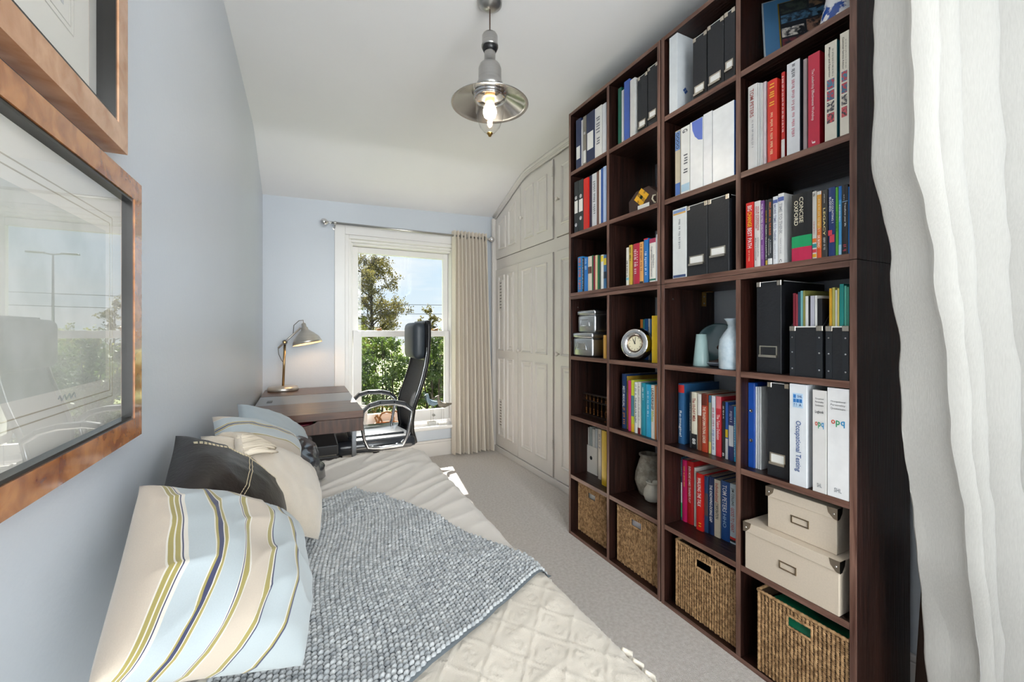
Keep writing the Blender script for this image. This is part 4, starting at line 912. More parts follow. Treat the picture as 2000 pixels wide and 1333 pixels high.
def opq(x0, x1, yt, ds, small):
    o, d = binder(4, 3, x0, x1, yt, '#dcd9d6' if small else '#e6e5e5', ds, rec=0.0015, depth=0.26)
    x_, y0, y1, z0, z1 = d; w = y1 - y0; h = z1 - z0; yc = (y0 + y1) / 2
    for k, s in enumerate(('Occupational', 'Personality', 'Questionnaire')):
        lettering(s, (x_ - 0.0006, yc, z1 - h * (0.085 + 0.032 * k) - (0.0 if small else 0.012)), UPX, UPY, w * (0.6 if small else 0.68), 0.0065, M_INK, o, bold=0.0)
    if small: lettering('Logbook', (x_ - 0.0006, yc, z1 - h * 0.215), UPX, UPY, w * 0.62, 0.011, M_INK, o)
    zc = z1 - h * (0.33 if small else 0.31)
    for s, dx, cc_ in (('o', -0.22, '#cf4a2c'), ('p', 0.0, '#2f9a6a'), ('q', 0.22, '#2f8fc4')):
        lettering(s, (x_ - 0.0006, yc - w * dx, zc - (0.004 if s != 'o' else 0)), UPX, UPY, w * 0.19, 0.012 + (0.007 if s != 'o' else 0), mat('print_' + cc_[1:], cc_, 0.5), o, bold=0.02)
    lettering('SHL', (x_ - 0.0006, yc, z1 - h * 0.93), UPX, UPY, w * 0.34, 0.012, mat('print_8a8d92', '#8a8d92'), o)
opq(1586.8, 1614.6, 763, 'smaller white ring binder with rainbow three-letter logo', True)
opq(1615.6, 1659.3, 751, 'larger white ring binder with rainbow three-letter logo', False)

# ------------------------------------------------------------------ sixth row
X = SXF + 0.115; z0 = ROWZ[5]
y1, y0 = at_x(1143, 900, X).y, at_x(1166.5, 900, X).y; z1 = at_x(1155, 872, X).z
mg = empty('white_magazine_file', (X + 0.1, (y0 + y1) / 2, z0), 'white cardboard magazine file with a finger hole', 'file box')
M_WCARD = mat('white_card', '#e6e2da', 0.6, var=0.03)
MB().box(X, X + 0.003, y0, y1, z0, z1).build('front', M_WCARD, mg)
for yy in (y0, y1 - 0.002): MB().prism([(X + 0.003, yy, z0), (X + 0.19, yy, z0), (X + 0.19, yy, z0 + 0.28), (X + 0.12, yy, z0 + 0.28), (X + 0.003, yy, z1)], (0, 0.002, 0)).build('side', M_WCARD, mg)
MB().box(X + 0.187, X + 0.19, y0 + 0.002, y1 - 0.002, z0, z0 + 0.28).build('back', M_WCARD, mg)
MB().lathe([(0.011, 0), (0.011, 0.0008)], (X, (y0 + y1) / 2, z0 + (z1 - z0) * 0.56), (-1, 0, 0), 16).build('finger_hole', M_INK, mg)
for i, cc_ in enumerate(('#c9cfd2', '#dcdcd6', '#b5bdb8', '#e0ddd6')):
    wy = (y1 - y0 - 0.008) / 4
    tag(MB().box(X + 0.006, X + 0.18, y0 + 0.004 + wy * i, y0 + 0.004 + wy * (i + 0.85), z0 + 0.001, z0 + 0.262 - 0.008 * (i % 2)).build('magazine', cmat(cc_)), '%s magazine standing in the white magazine file' % ['pale blue-grey', 'ivory', 'grey-green', 'cream'][i], 'magazine', 'magazines in the white file')
binder(5, 0, 1168, 1174, 839, '#ddd6c6', 'cream ring binder beside the white magazine file', [('~', '#5f6a7a', 0.1, 0.4)], rec=0.095, depth=0.2)
book(5, 0, 1174.8, 1184, 842, '#d9b42a', 'bright yellow padded envelope', rec=0.055, depth=0.2, name='padded_envelope', cat='envelope')
M_STONE = mat('stoneware', '#b3ab9c', 0.75, col2='#8f8778', scale=(45, 45, 45), bump=0.25, bscale=(160, 160, 160))
c = Vector((1.545, 1.572, ROWZ[5])); kpx = (c.x * SY + c.y * CY) / F_PX
lathe_thing('stoneware_jar', 'tall speckled grey stoneware jar with rolled rim', 'jar', [(17 * kpx, 0), (19 * kpx, 2 * kpx), (26.5 * kpx, 26 * kpx), (25 * kpx, 42 * kpx), (18 * kpx, 66 * kpx), (15.5 * kpx, 72 * kpx), (18.5 * kpx, 75 * kpx), (18.5 * kpx, 78 * kpx), (15.5 * kpx, 79 * kpx), (14 * kpx, 73 * kpx), (18 * kpx, 50 * kpx)], c, M_STONE)
c = Vector((1.497, 1.50, ROWZ[5])); kpx = (c.x * SY + c.y * CY) / F_PX
lathe_thing('stoneware_pot', 'small pale stoneware pot in front of the tall jar', 'pot', [(11 * kpx, 0), (14 * kpx, 2 * kpx), (17 * kpx, 11 * kpx), (15.5 * kpx, 22 * kpx), (10 * kpx, 31 * kpx), (10.5 * kpx, 34 * kpx), (12.5 * kpx, 36 * kpx), (11.5 * kpx, 38 * kpx), (9 * kpx, 36 * kpx), (8 * kpx, 30 * kpx)], c, mat('pale_stoneware', '#ded8ca', 0.6, var=0.1, scale=(30, 30, 30)))
R7 = 0.095
book(5, 2, 1326.8, 1331.8, 893, '#1c3a4a', 'thin dark teal book with green foot', [('~', '#dfe9ea', 0.05, 0.3)], bands=[('#d9e0d8', 0.4, 0.72), ('#2f9a5a', 0.72, 0.95)], rec=R7)
book(5, 2, 1332.2, 1340.2, 899, '#c4205f', 'magenta paperback', [('~', '#f2c23a', 0.1, 0.45, 0.5, 0.4)], rec=R7)
book(5, 2, 1340.8, 1353.5, 902, '#b01d20', 'dark red hardback with white lettering', [('EVEN MORE GAMES TRAINERS PLAY', '#f0dcd6', 0.08, 0.66, 0.5, 0.35)], rec=R7 + 0.002, hard=True)
book(5, 2, 1355, 1359, 914, '#dedbd4', 'thin white paperback', rec=R7 + 0.004)
book(5, 2, 1359.6, 1372.3, 926, '#d5231d', 'bright red book with white lettering', [('WALKING THE TALK', '#f9efe9', 0.07, 0.58), ('~', '#f0c23a', 0.86, 0.93, 0.5, 0.6)], rec=R7 - 0.01)
book(5, 2, 1373.2, 1382.8, 931, '#24476f', 'dark blue paperback with brown figure', bands=[('#5a4a4a', 0.3, 0.7)], rec=R7)
book(5, 2, 1384, 1393.8, 932, '#182f5c', 'navy paperback with white capitals', [('THE KNOWING-DOING GAP', '#f0f3f8', 0.14, 0.78)], rec=R7 + 0.002)
book(5, 2, 1394.5, 1406.3, 938, '#d6c9b4', 'beige paperback with red and black lettering', [('Individualized', '#b53a34', 0.06, 0.38), ('CORPORATION', '#2d2a2a', 0.4, 0.68)], rec=R7 + 0.004)
book(5, 2, 1407, 1424.2, 941, '#1f4f94', 'wide blue book with white serif lettering', [('TOM PETERS', '#eaf0f8', 0.06, 0.52, 0.5, 0.5), ('HHO', '#9cc0e4', 0.55, 0.78, 0.5, 0.4)], rec=R7 + 0.008, hard=True)
book(5, 2, 1425.2, 1436.8, 946, '#c3d3dc', 'pale blue book with black and red lettering', [('JIM COLLINS', '#22252b', 0.07, 0.36), ('GOOD TO GREAT', '#b5262e', 0.4, 0.8)], bands=[('#c9302c', 0.89, 0.93), ('#26282e', 0.93, 0.97)], rec=R7 + 0.012)
# two lidded cardboard boxes
M_CBOX = mat('cream_linen_card', '#d3c4b1', 0.55, var=0.05, scale=(200, 200, 200))
def lidded(name, X, y0, y1, z0, z1, lidh, D, label, lx=0.004):
    o = empty(name, (X + D / 2, (y0 + y1) / 2, z0), label, 'box', 'lidded card boxes on the sixth row')
    MB().box(X, X + D, y0, y1, z0, z1 - 0.003).build('body', M_CBOX, o, bevel=0.002)
    l = MB().box(X - lx, X + D + lx, y0 - lx, y1 + lx, z1 - lidh, z1).build('lid', M_CBOX, o, bevel=0.002)
    for yy, s in ((y0 - lx, 1), (y1 + lx, -1)):
        cb_ = MB().prism([(X - lx - 0.0012, yy - s * 0.0012, z1 + 0.001), (X - lx - 0.0012, yy + s * 0.028, z1 + 0.001), (X - lx - 0.0012, yy + s * 0.024, z1 - 0.016), (X - lx - 0.0012, yy + s * 0.010, z1 - lidh + 0.002), (X - lx - 0.0012, yy - s * 0.0012, z1 - lidh)], (0.0012, 0, 0))
        cb_.prism([(X - lx - 0.0012, yy - s * 0.0012, z1 + 0.001), (X - lx + 0.026, yy - s * 0.0012, z1 + 0.001), (X - lx + 0.022, yy - s * 0.0012, z1 - 0.016), (X - lx + 0.010, yy - s * 0.0012, z1 - lidh + 0.002), (X - lx - 0.0012, yy - s * 0.0012, z1 - lidh)], (0, s * 0.0012, 0))
        cb_.build('metal_corner', M_NICK, l)
        MB().lathe([(0.003, 0), (0.0025, 0.0015), (0, 0.002)], (X - lx - 0.0012, yy + s * 0.010, z1 - lidh * 0.5), (-1, 0, 0), 8).build('rivet', M_CHROME, l)
    yc = (y0 + y1) / 2; zc = z0 + (z1 - lidh - z0) * 0.55; w, h, t = 0.026, 0.012, 0.003
    b = MB()
    for q in ((yc - w, yc + w, zc + h - t, zc + h), (yc - w, yc + w, zc - h, zc - h + t), (yc - w, yc - w + t, zc - h + t, zc + h - t), (yc + w - t, yc + w, zc - h + t, zc + h - t)):
        b.box(X - 0.003, X, *q)
    b.build('label_holder', mat('aged_nickel', '#a2927c', 0.35, 1.0), o)
zL = ROWZ[5] + 0.158
lidded('storage_box', SXF + 0.001, 0.652, 0.935, ROWZ[5], zL, 0.033, 0.255, 'larger cream lidded box, lower of the two in the curtain-end column')
lidded('storage_box', SXF + 0.030, 0.672, 0.875, zL + 0.0005, zL + 0.136, 0.032, 0.20, 'smaller cream lidded box standing on the larger one')

# ------------------------------------------------------------------ seagrass baskets
M_GRASS = mat('seagrass', '#c49d70', 0.7, col2='#84623e', scale=(70, 70, 70), detail=3)
M_GRASSD = mat('seagrass_dark', '#3f2c1b', 0.8)
_lump = []
for (a_, r_, h_) in ((-1, 0.35, 0.0), (-0.45, 0.9, 0.6), (0.45, 0.9, 0.6), (1, 0.35, 0.0)):
    pass
def basket(x0, x1, c, ztop, rec, label, hole=True, D=0.255, seed=0, fill=None):
    rnd = random.Random(seed)
    X = SXF + rec; z0 = ROWZ[6]
    y1 = min(at_x(x0, 1100, X).y, COLY[c][1] - 0.004); y0 = max(at_x(x1, 1100, X).y, COLY[c][0] + 0.003); z1 = ztop
    o = empty('seagrass_basket', (X + D / 2, (y0 + y1) / 2, z0), label, 'basket', 'seagrass baskets on the bottom row')
    yc = (y0 + y1) / 2; hw, hz0, hz1 = 0.036, z1 - 0.062, z1 - 0.026
    sh = MB(); t = 0.005
    Xi = X + 0.004
    sh.box(Xi, Xi + t, y0, yc - hw, z0, z1 - 0.004); sh.box(Xi, Xi + t, yc + hw, y1, z0, z1 - 0.004)
    sh.box(Xi, Xi + t, yc - hw, yc + hw, z0, hz0); sh.box(Xi, Xi + t, yc - hw, yc + hw, hz1, z1 - 0.004)
    sh.box(X + D - t, X + D, y0, y1, z0, z1 - 0.004); sh.box(Xi + t, X + D - t, y0, y0 + t, z0, z1 - 0.004); sh.box(Xi + t, X + D - t, y1 - t, y1, z0, z1 - 0.004); sh.box(Xi + t, X + D - t, y0 + t, y1 - t, z0, z0 + t)
    sh.build('liner', M_GRASSD, o)
    # twined strands, real little strokes on the front and the two sides
    V = []; Fc = []
    base = [(-1, 0, 0.0), (-0.3, -1, 0.15), (-0.3, 1, 0.15), (0.3, -1, 0.15), (0.3, 1, 0.15), (1, 0, 0.0), (-0.35, 0, 1.0), (0.35, 0, 1.0)]
    tri = [(0, 6, 1), (0, 2, 6), (1, 6, 7), (1, 7, 3), (2, 7, 6), (2, 4, 7), (3, 7, 5), (4, 5, 7)]
    def stroke(p, ud, vd, nd, L, w, h, ang):
        ca, sa = math.cos(ang), math.sin(ang); k = len(V)
        for a, b_, hh in base:
            V.append(tuple(p + (ud * (a * L * ca - b_ * w * sa) + vd * (a * L * sa + b_ * w * ca)) + nd * (hh * h)))
        Fc.extend([(i + k, j + k, m_ + k) for i, j, m_ in tri])
    def face(p0, ud, vd, nd, W, H, holed):
        nc, nr = int(W / 0.0112), int(H / 0.0060)
        for i in range(nc):
            for j in range(nr):
                a, b_ = (i + 0.5) / nc * W, (j + 0.5 + 0.5 * (i % 2)) / (nr + 0.5) * H
                if holed and abs(a - W / 2) < hw and (hz0 - z0) < b_ < (hz1 - z0): continue
                p = p0 + ud * (a + rnd.uniform(-.0007, .0007)) + vd * (b_ + rnd.uniform(-.0006, .0006)) + nd * rnd.uniform(-.0008, .0008)
                stroke(p, ud, vd, nd, 0.0068, 0.0031 * rnd.uniform(.85, 1.15), 0.0052 * rnd.uniform(.8, 1.2), math.radians(-32 + rnd.uniform(-10, 10)))
    Yv, Zv = Vector((0, -1, 0)), Vector((0, 0, 1))
    face(Vector((Xi, y1, z0)), Yv, Zv, Vector((-1, 0, 0)), y1 - y0, z1 - z0 - 0.004, hole)
    me = bpy.data.meshes.new('weave'); me.from_pydata(V, [], Fc); me.update()
    wv = link('weave', me, M_GRASS, o, True); wv['kind'] = 'stuff'
    # plaited rim and handle binding
    def plait(path, r, nm):
        P = [Vector(q) for q in path]; b = MB(); tot = sum((P[i + 1] - P[i]).length for i in range(len(P) - 1)); n = max(4, int(tot / 0.006))
        pts = []
        for i in range(n + 1):
            s = tot * i / n; k = 0
            while k < len(P) - 2 and s > (P[k + 1] - P[k]).length: s -= (P[k + 1] - P[k]).length; k += 1
            dd = (P[k + 1] - P[k]); pts.append(P[k] + dd * min(1, s / max(dd.length, 1e-6)))
        b.tube(pts, [r * (1.15 if i % 2 else 0.85) for i in range(len(pts))], 7)
        b.build(nm, M_GRASS, o, smooth=True)
    plait([(X + 0.001, y1, z1), (X + 0.001, y0, z1)], 0.005, 'rim'); plait([(X + D, y1, z1), (X + D, y0, z1)], 0.005, 'rim')
    plait([(X + 0.001, y1, z1), (X + D, y1, z1)], 0.005, 'rim'); plait([(X + 0.001, y0, z1), (X + D, y0, z1)], 0.005, 'rim')
    plait([(X + 0.001, y1 - 0.004, z0 + 0.004), (X + 0.001, y1 - 0.004, z1)], 0.0042, 'corner_cord')
    if hole:
        plait([(X + 0.001, yc + hw, hz1), (X + 0.001, yc - hw, hz1), (X + 0.001, yc - hw, hz0), (X + 0.001, yc + hw, hz0), (X + 0.001, yc + hw, hz1)], 0.0038, 'handle_binding')
    if fill:
        nm, lab, cc_, kind = fill
        f_ = MB()
        n = 10
        f_.grid(lambda u, v: (X + 0.014 + 0.012 * math.sin(3 * u * 3.1) * v + (0.22 * v ** 2 if kind == 'cloth' else 0.004), y0 + 0.015 + (y1 - y0 - 0.03) * u, (z1 - 0.085 + 0.066 * min(1, v * 2.2) - (0.03 * v if kind == 'cloth' else 0)) + 0.004 * math.sin(7 * u + 3 * v) * v), n, n)
        tag(f_.build(nm, cmat(cc_), smooth=True), lab, nm.split('_')[-1])
    return o
basket(1125.6, 1184, 0, 0.291, 0.05, 'seagrass basket with white paper showing, nearest the wardrobe', seed=1, fill=('white_papers', 'white papers showing through the handle of the basket nearest the wardrobe', '#e8e6e4', 'p'))
basket(1205.5, 1284, 1, 0.292, 0.034, 'seagrass basket with a white card showing, second from the wardrobe', seed=2, fill=('white_card', 'white card showing through the handle of the second basket', '#e6e2e8', 'p'))
basket(1319.5, 1437, 2, 0.288, 0.022, 'seagrass basket with a dark open handle, third from the wardrobe', seed=3)
basket(1479.5, 1659, 3, 0.285, 0.004, 'seagrass basket with green cloth inside, nearest the curtain', seed=4, fill=('green_cloth', 'emerald green cloth inside the basket nearest the curtain', '#1c8a63', 'cloth'))
# ------------------------------------------------------------------ bed
BZ, BX1, BYA, BYB, BR = 0.47, 0.565, 0.36, 2.36, 0.06
def wrinkle(x, y):
    a = noise.noise(Vector((x * 2.2 + y * 1.1, (y * 1.0 - x * 0.75) * 8.5, 3.3)))
    b_ = noise.noise(Vector((x * 5.0 - y * 3.0, (y + x * 0.6) * 9.0, 9.1)))
    c_ = noise.noise(Vector((x * 1.7, y * 1.6, 5.0)))
    far = max(0.0, min(1.0, (y - 1.3) / 0.8))
    rid = (1 - abs(a)) ** 5
    return 0.010 * rid * (0.35 + far) + 0.0035 * b_ * (0.4 + far) + 0.012 * c_ + 0.012 * far * max(0, min(1, (x - 0.1) / 0.4))
def edge_path(e, r, t, drop):
    """t in 0..1 past the flat edge e: arc then straight drop -> (pos, drop)"""
    L = r * math.pi / 2
    d = t * (L + drop)
    if d < L: a_ = d / r; return e + r * math.sin(a_), r * (1 - math.cos(a_))
    return e + r, r + d - L
def bed_pt(u, v, off=0.0, drop=0.30):
    # u, v in 0..1 with the last part reserved for the falls
    fu = 0.74
    if u <= fu: x = LX + 0.012 + (BX1 - LX - 0.012) * u / fu; dx = 0.0
    else: x, dx = edge_path(BX1, BR + off, (u - fu) / (1 - fu), drop)
    if v <= 0.86: y = BYA + (BYB - BYA) * v / 0.86; dy = 0.0
    else: y, dy = edge_path(BYB, BR + off, (v - 0.86) / 0.14, drop)
    k = 1.0 if dx + dy < 0.06 else max(0.15, 1 - (dx + dy - 0.06) * 8)
    z = BZ + off - dx - dy + wrinkle(x, y) * k
    if dx > 0.05 or dy > 0.05:
        wv = 0.006 * math.sin(y * 38 + x * 31) * min(1, (dx + dy) * 4); x += wv if dx > 0.05 else 0; y += wv if dy > 0.05 else 0
    return Vector((x, y, max(z, 0.10)))
def bed_z(x, y):
    dx = 0.0
    if x > BX1: q = min(1.0, (x - BX1) / BR); dx = BR * (1 - math.sqrt(max(0, 1 - q * q)))
    return BZ + wrinkle(x, y) - dx
bed = empty('single_bed', (0.15, 1.38, 0), 'low single bed along the blue-grey wall', 'bed')
MB().box(LX + 0.02, 0.60, 0.40, 2.36, 0.04, 0.26).build('divan_base', mat('divan_cloth', '#b9b0a6', 0.9), bed, bevel=0.01)
MB().box(LX + 0.02, 0.605, 0.40, 2.37, 0.262, 0.44).build('mattress', mat('mattress_ticking', '#d9d4cc', 0.9), bed, bevel=0.03, seg=3)
for x in (-0.2, 0.52):
    for y in (0.5, 2.26): MB().lathe([(0.02, 0), (0.025, 0.04)], (x, y, 0), n=12).build('foot', M_BLACK, bed)
M_SPREAD = mat('cream_cotton', '#e7e0d8', 0.8, var=0.04, scale=(3, 3, 3), bump=0.12, bscale=(400, 400, 400), sheen=0.2)
g = MB().grid(lambda u, v: bed_pt(u, v), 130, 190)
sp_ = g.build('bed_cover', M_SPREAD, smooth=True, fix=False); tag(sp_, 'creased plain cream cotton cover spread over the bed', 'bedspread')
# patterned cream throw over the near half of the bed
M_JAC = mat('cream_jacquard', '#e6dccd', 0.85, var=0.04, scale=(4, 4, 4), bump=0.15, bscale=(500, 500, 500), sheen=0.2)
def jac(u, v):
    x = LX + 0.03 + (BX1 - LX - 0.03) * u / 0.86 if u < 0.86 else None
    y = 0.37 + 0.80 * v
    if x is None: x, dx = edge_path(BX1, BR + 0.008, (u - 0.86) / 0.14, 0.07)
    else: dx = 0.0
    s = u * 0.98; a_, b_ = s / 0.105, y / 0.125
    d1 = abs(((a_ + b_) % 1.0) - 0.5); d2 = abs(((a_ - b_) % 1.0) - 0.5)
    h = 0.0034 * max(0, 1 - d1 / 0.035) + 0.0034 * max(0, 1 - d2 / 0.035) + 0.0006 * math.sin(s * 1100)
    p, q = ((a_ + b_) % 1.0), ((a_ - b_) % 1.0)
    cell_ = (int(math.floor(a_ + b_)) + int(math.floor(a_ - b_))) % 2
    rr = max(min(abs(p - 0.0), abs(p - 1.0)), min(abs(q), abs(q - 1.0)))
    if cell_ == 0: h += 0.0032 * max(0, 1 - abs(rr - 0.30) / 0.04) + 0.0028 * max(0, 1 - abs(rr - 0.14) / 0.04)
    else:
        th = math.atan2(min(q, 1 - q) + 1e-6, min(p, 1 - p) + 1e-6); h += 0.0034 * max(0, math.cos(4 * th)) * max(0, 1 - rr / 0.32)
    return (x, y, BZ + wrinkle(x, y) * 0.9 - dx + 0.009 + h)
th = empty('patterned_throw', (0.2, 0.8, BZ), 'cream throw woven with raised diamonds and snowflakes, tasselled at the hem', 'throw')
MB().grid(jac, 190, 150).build('cloth', M_JAC, th, smooth=True, fix=False)
M_TASS = mat('cream_yarn', '#ece3d4', 0.9, var=0.08, scale=(40, 40, 40))
rnd = random.Random(3)
for k in range(9):
    y = 0.44 + 0.034 * k; x = BX1 + BR + 0.010
    b = MB()
    for s in range(5):
        oy, ox = rnd.uniform(-.012, .012), rnd.uniform(0, .014)
        pts = [(x - 0.012, y, 0.458)] + [(x + ox * q / 5 + 0.006 + 0.003 * math.sin(q * 2 + s), y + oy * q / 5 + 0.003 * math.cos(q * 2.4 + s), 0.458 - 0.017 * q) for q in range(1, 7)]
        b.tube(pts, [0.004, 0.0052, 0.0042, 0.0052, 0.0042, 0.005, 0.003], 6)
    b.build('tassel', M_TASS, th, smooth=True)

# ------------------------------------------------------------------ knitted throw
M_KNIT = mat('blue_grey_wool', '#c4c6c6', 0.95, col2='#9b9fa2', scale=(60, 60, 60), sheen=0.4, detail=2, spec=0.2)
M_KNITD = mat('blue_grey_wool_ground', '#7d858b', 0.95)
P0 = Vector((0.205, 1.848)); e1 = Vector((0.468, -0.884)); e2 = Vector((-0.884, -0.468))
LA, LB = 0.925, 0.74
kb = empty('knitted_blanket', (0.2, 1.3, BZ), 'chunky blue-grey knitted blanket lying askew on the bed', 'blanket')
def kpos(a_, b_):
    p = P0 + e1 * a_ + e2 * b_
    x, y = p.x, p.y
    x += 0.012 * math.sin(y * 9); 
    return x, y
def kz(x, y):
    w_ = 0.007 * noise.noise(Vector((x * 5, y * 6, 1.7))) + 0.005 * (1 - abs(noise.noise(Vector((x * 3 + y * 4, y * 2 - x * 5, 6.2))))) ** 4
    return bed_z(min(x, BX1 + BR * 0.96), y) + 0.017 + w_
n1, n2 = 96, 70
V = []; Fc = []
for i in range(n1 + 1):
    for j in range(n2 + 1):
        x, y = kpos(LA * i / n1, LB * j / n2); V.append((max(x, LX + 0.01), y, kz(x, y)))
for i in range(n1):
    for j in range(n2):
        q = i * (n2 + 1) + j; Fc.append((q, q + 1, q + n2 + 2, q + n2 + 1))
me = bpy.data.meshes.new('ground'); me.from_pydata(V, [], Fc); me.update(); link('ground', me, M_KNITD, kb, True)
V = []; Fc = []
rnd = random.Random(11)
NSEG = 6
ring = [(math.cos(2 * math.pi * k / NSEG), math.sin(2 * math.pi * k / NSEG)) for k in range(NSEG)]
pa, pb = 0.0102, 0.0132
for i in range(int(LA / pa)):
    for j in range(int(LB / pb)):
        a_ = (i + 0.5) * pa; b_ = (j + 0.5 + 0.5 * (i % 2)) * pb
        x, y = kpos(a_ + rnd.uniform(-.001, .001), b_ + rnd.uniform(-.001, .001))
        if x < LX + 0.02 or x > BX1 + BR: continue
        z = kz(x, y) + rnd.uniform(-.0012, .0012); k = len(V)
        hh = 0.0082 * rnd.uniform(.8, 1.15); l2, l1 = 0.0076, 0.0056
        V.append((x, y, z + hh))
        for rr, zz in ((0.62, 0.78), (1.0, 0.15)):
            for cx_, cy_ in ring:
                o1 = cx_ * rr * l1; o2 = cy_ * rr * l2
                V.append((x + e1.x * o1 + e2.x * o2, y + e1.y * o1 + e2.y * o2, z + hh * zz))
        for q in range(NSEG):
            q2 = (q + 1) % NSEG
            Fc.append((k, k + 1 + q, k + 1 + q2)); Fc.append((k + 1 + q, k + 1 + NSEG + q, k + 1 + NSEG + q2, k + 1 + q2))
me = bpy.data.meshes.new('stitches'); me.from_pydata(V, [], Fc); me.update()
st = link('stitches', me, M_KNIT, kb, True); st['kind'] = 'stuff'

# ------------------------------------------------------------------ cushions leaning on the wall
PL_P, PL_N = Vector((-0.245, 0, 0.90)), Vector((1, 0, 0.70)).normalized()
def lean(px, py, off=0.0): return at_plane(px, py, PL_P + PL_N * off, PL_N)
class Cushion:
    def __init__(s, name, label, corners, m, tf=0.075, tb=0.035, conc=0.05, seed=0, swap=False, n=34, cre=0.006, ears=0.0):
        s.A, s.B, s.C, s.D = [Vector(c) for c in corners]
        s.n = (s.B - s.A).cross(s.D - s.A).normalized()
        if s.n.x < 0: s.n = -s.n
        s.tf, s.tb, s.conc, s.seed, s.cre = tf, tb, conc, seed, cre
        s.root = empty(name, (s.A + s.B + s.C + s.D) / 4 - Vector((0, 0, 0.15)), label, 'cushion')
        V = []; UV = []; F_ = []
        for side in (0, 1):
            for i in range(n + 1):
                for j in range(n + 1):
                    V.append(tuple(s.pt(i / n, j / n, side))); UV.append((j / n, i / n) if swap else (i / n, j / n))
        N = (n + 1) ** 2
        for i in range(n):
            for j in range(n):
                q = i * (n + 1) + j
                F_.append((q, q + 1, q + n + 2, q + n + 1)); F_.append((N + q, N + q + n + 1, N + q + n + 2, N + q + 1))
        me = bpy.data.meshes.new('cover'); me.from_pydata(V, [], F_)
        uvl = me.uv_layers.new(name='UVMap')
        for lp in me.loops: uvl.data[lp.index].uv = UV[lp.vertex_index]
        bm = bmesh.new(); bm.from_mesh(me); bmesh.ops.remove_doubles(bm, verts=bm.verts, dist=1e-5); bmesh.ops.recalc_face_normals(bm, faces=bm.faces); bm.to_mesh(me); bm.free(); me.update()
        s.cover = link('cover', me, m, s.root, True)
    def pt(s, u, v, side=0, lift=0.0):
        f = 16 * u * (1 - u) * v * (1 - v)
        cu_ = u + (0.5 - u) * s.conc * 4 * v * (1 - v); cv_ = v + (0.5 - v) * s.conc * 4 * u * (1 - u)
        p = s.A * (1 - cu_) * (1 - cv_) + s.B * cu_ * (1 - cv_) + s.C * cu_ * cv_ + s.D * (1 - cu_) * cv_
        T_ = (s.tf if side == 0 else -s.tb) * (f ** 0.42)
        w_ = s.cre * noise.noise(Vector((u * 3.5 + s.seed, v * 3.5, side * 3.0))) * min(1, f * 6) + 0.7 * s.cre * (1 - abs(noise.noise(Vector((u * 3 + v * 4 + s.seed * 2, v * 2 - u * 4, 2.0))))) ** 4 * min(1, f * 5)
        p = p + s.n * (T_ + (w_ if side == 0 else 0) + lift)
        p.x = max(p.x, LX + 0.003); p.z = max(p.z, bed_z(p.x, p.y) + 0.012) if p.x > LX else p.z
        return p
def stripes(name, stops, rough=0.85):
    m = bpy.data.materials.new(name); m.use_nodes = True; t = m.node_tree; b = t.nodes['Principled BSDF']
    uvn = t.nodes.new('ShaderNodeUVMap'); sx = t.nodes.new('ShaderNodeSeparateXYZ'); t.links.new(uvn.outputs[0], sx.inputs[0])
    nz = t.nodes.new('ShaderNodeTexNoise'); nz.inputs['Scale'].default_value = 260
    rp = t.nodes.new('ShaderNodeValToRGB'); rp.color_ramp.interpolation = 'CONSTANT'
    t.links.new(sx.outputs[0], rp.inputs[0])
    els = rp.color_ramp.elements
    els[0].position = stops[0][0]; els[0].color = lin(stops[0][1]); els[1].position = stops[1][0]; els[1].color = lin(stops[1][1])
    for p, c_ in stops[2:]: e_ = els.new(p); e_.color = lin(c_)
    mxn = t.nodes.new('ShaderNodeMixRGB'); mxn.blend_type = 'MULTIPLY'; mxn.inputs[0].default_value = 0.12
    t.links.new(rp.outputs[0], mxn.inputs[1]); t.links.new(nz.outputs[0], mxn.inputs[2]); t.links.new(mxn.outputs[0], b.inputs['Base Color'])
    bp = t.nodes.new('ShaderNodeBump'); bp.inputs['Strength'].default_value = 0.12; t.links.new(nz.outputs[0], bp.inputs['Height']); t.links.new(bp.outputs[0], b.inputs['Normal'])
    b.inputs['Roughness'].default_value = rough; b.inputs['Sheen Weight'].default_value = 0.2
    return m
TAN, OLV, WHT, NVY, LBL = '#cdbfae', '#a59859', '#e0dacf', '#3c4060', '#b9c3c7'
M_STR = stripes('woven_stripe', [(0.0000, TAN), (0.0400, WHT), (0.0432, OLV), (0.0576, WHT), (0.0617, OLV), (0.0719, WHT), (0.0770, NVY), (0.0811, WHT), (0.0907, LBL), (0.1696, WHT), (0.1737, OLV), (0.1808, WHT), (0.1829, NVY), (0.1989, WHT), (0.2014, OLV), (0.2135, WHT), (0.2185, LBL), (0.3073, WHT), (0.3118, NVY), (0.3162, WHT), (0.3194, OLV), (0.3377, WHT), (0.3438, TAN), (0.4546, WHT), (0.4592, OLV), (0.4805, WHT), (0.4883, NVY), (0.4988, LBL), (0.6469, WHT), (0.6534, OLV), (0.6682, NVY), (0.68, LBL)])
M_STR2 = stripes('woven_stripe_far', [(0, TAN), (0.12, WHT), (0.13, LBL), (0.30, WHT), (0.31, OLV), (0.335, WHT), (0.34, NVY), (0.375, WHT), (0.38, OLV), (0.405, WHT), (0.415, LBL), (0.62, WHT), (0.63, OLV), (0.65, TAN), (0.8, WHT), (0.81, LBL)])
M_LEA = mat('black_brown_leather', '#1f1816', 0.40, var=0.2, scale=(20, 20, 20), bump=0.10, bscale=(120, 120, 120))
M_LEA2 = mat('navy_black_leather', '#23262e', 0.25, var=0.2, scale=(20, 20, 20), bump=0.08, bscale=(120, 120, 120), coat=0.3)
M_CRM = mat('cream_fleece', '#d8c9b4', 0.95, var=0.08, scale=(15, 15, 15), bump=0.25, bscale=(300, 300, 300), sheen=0.4)
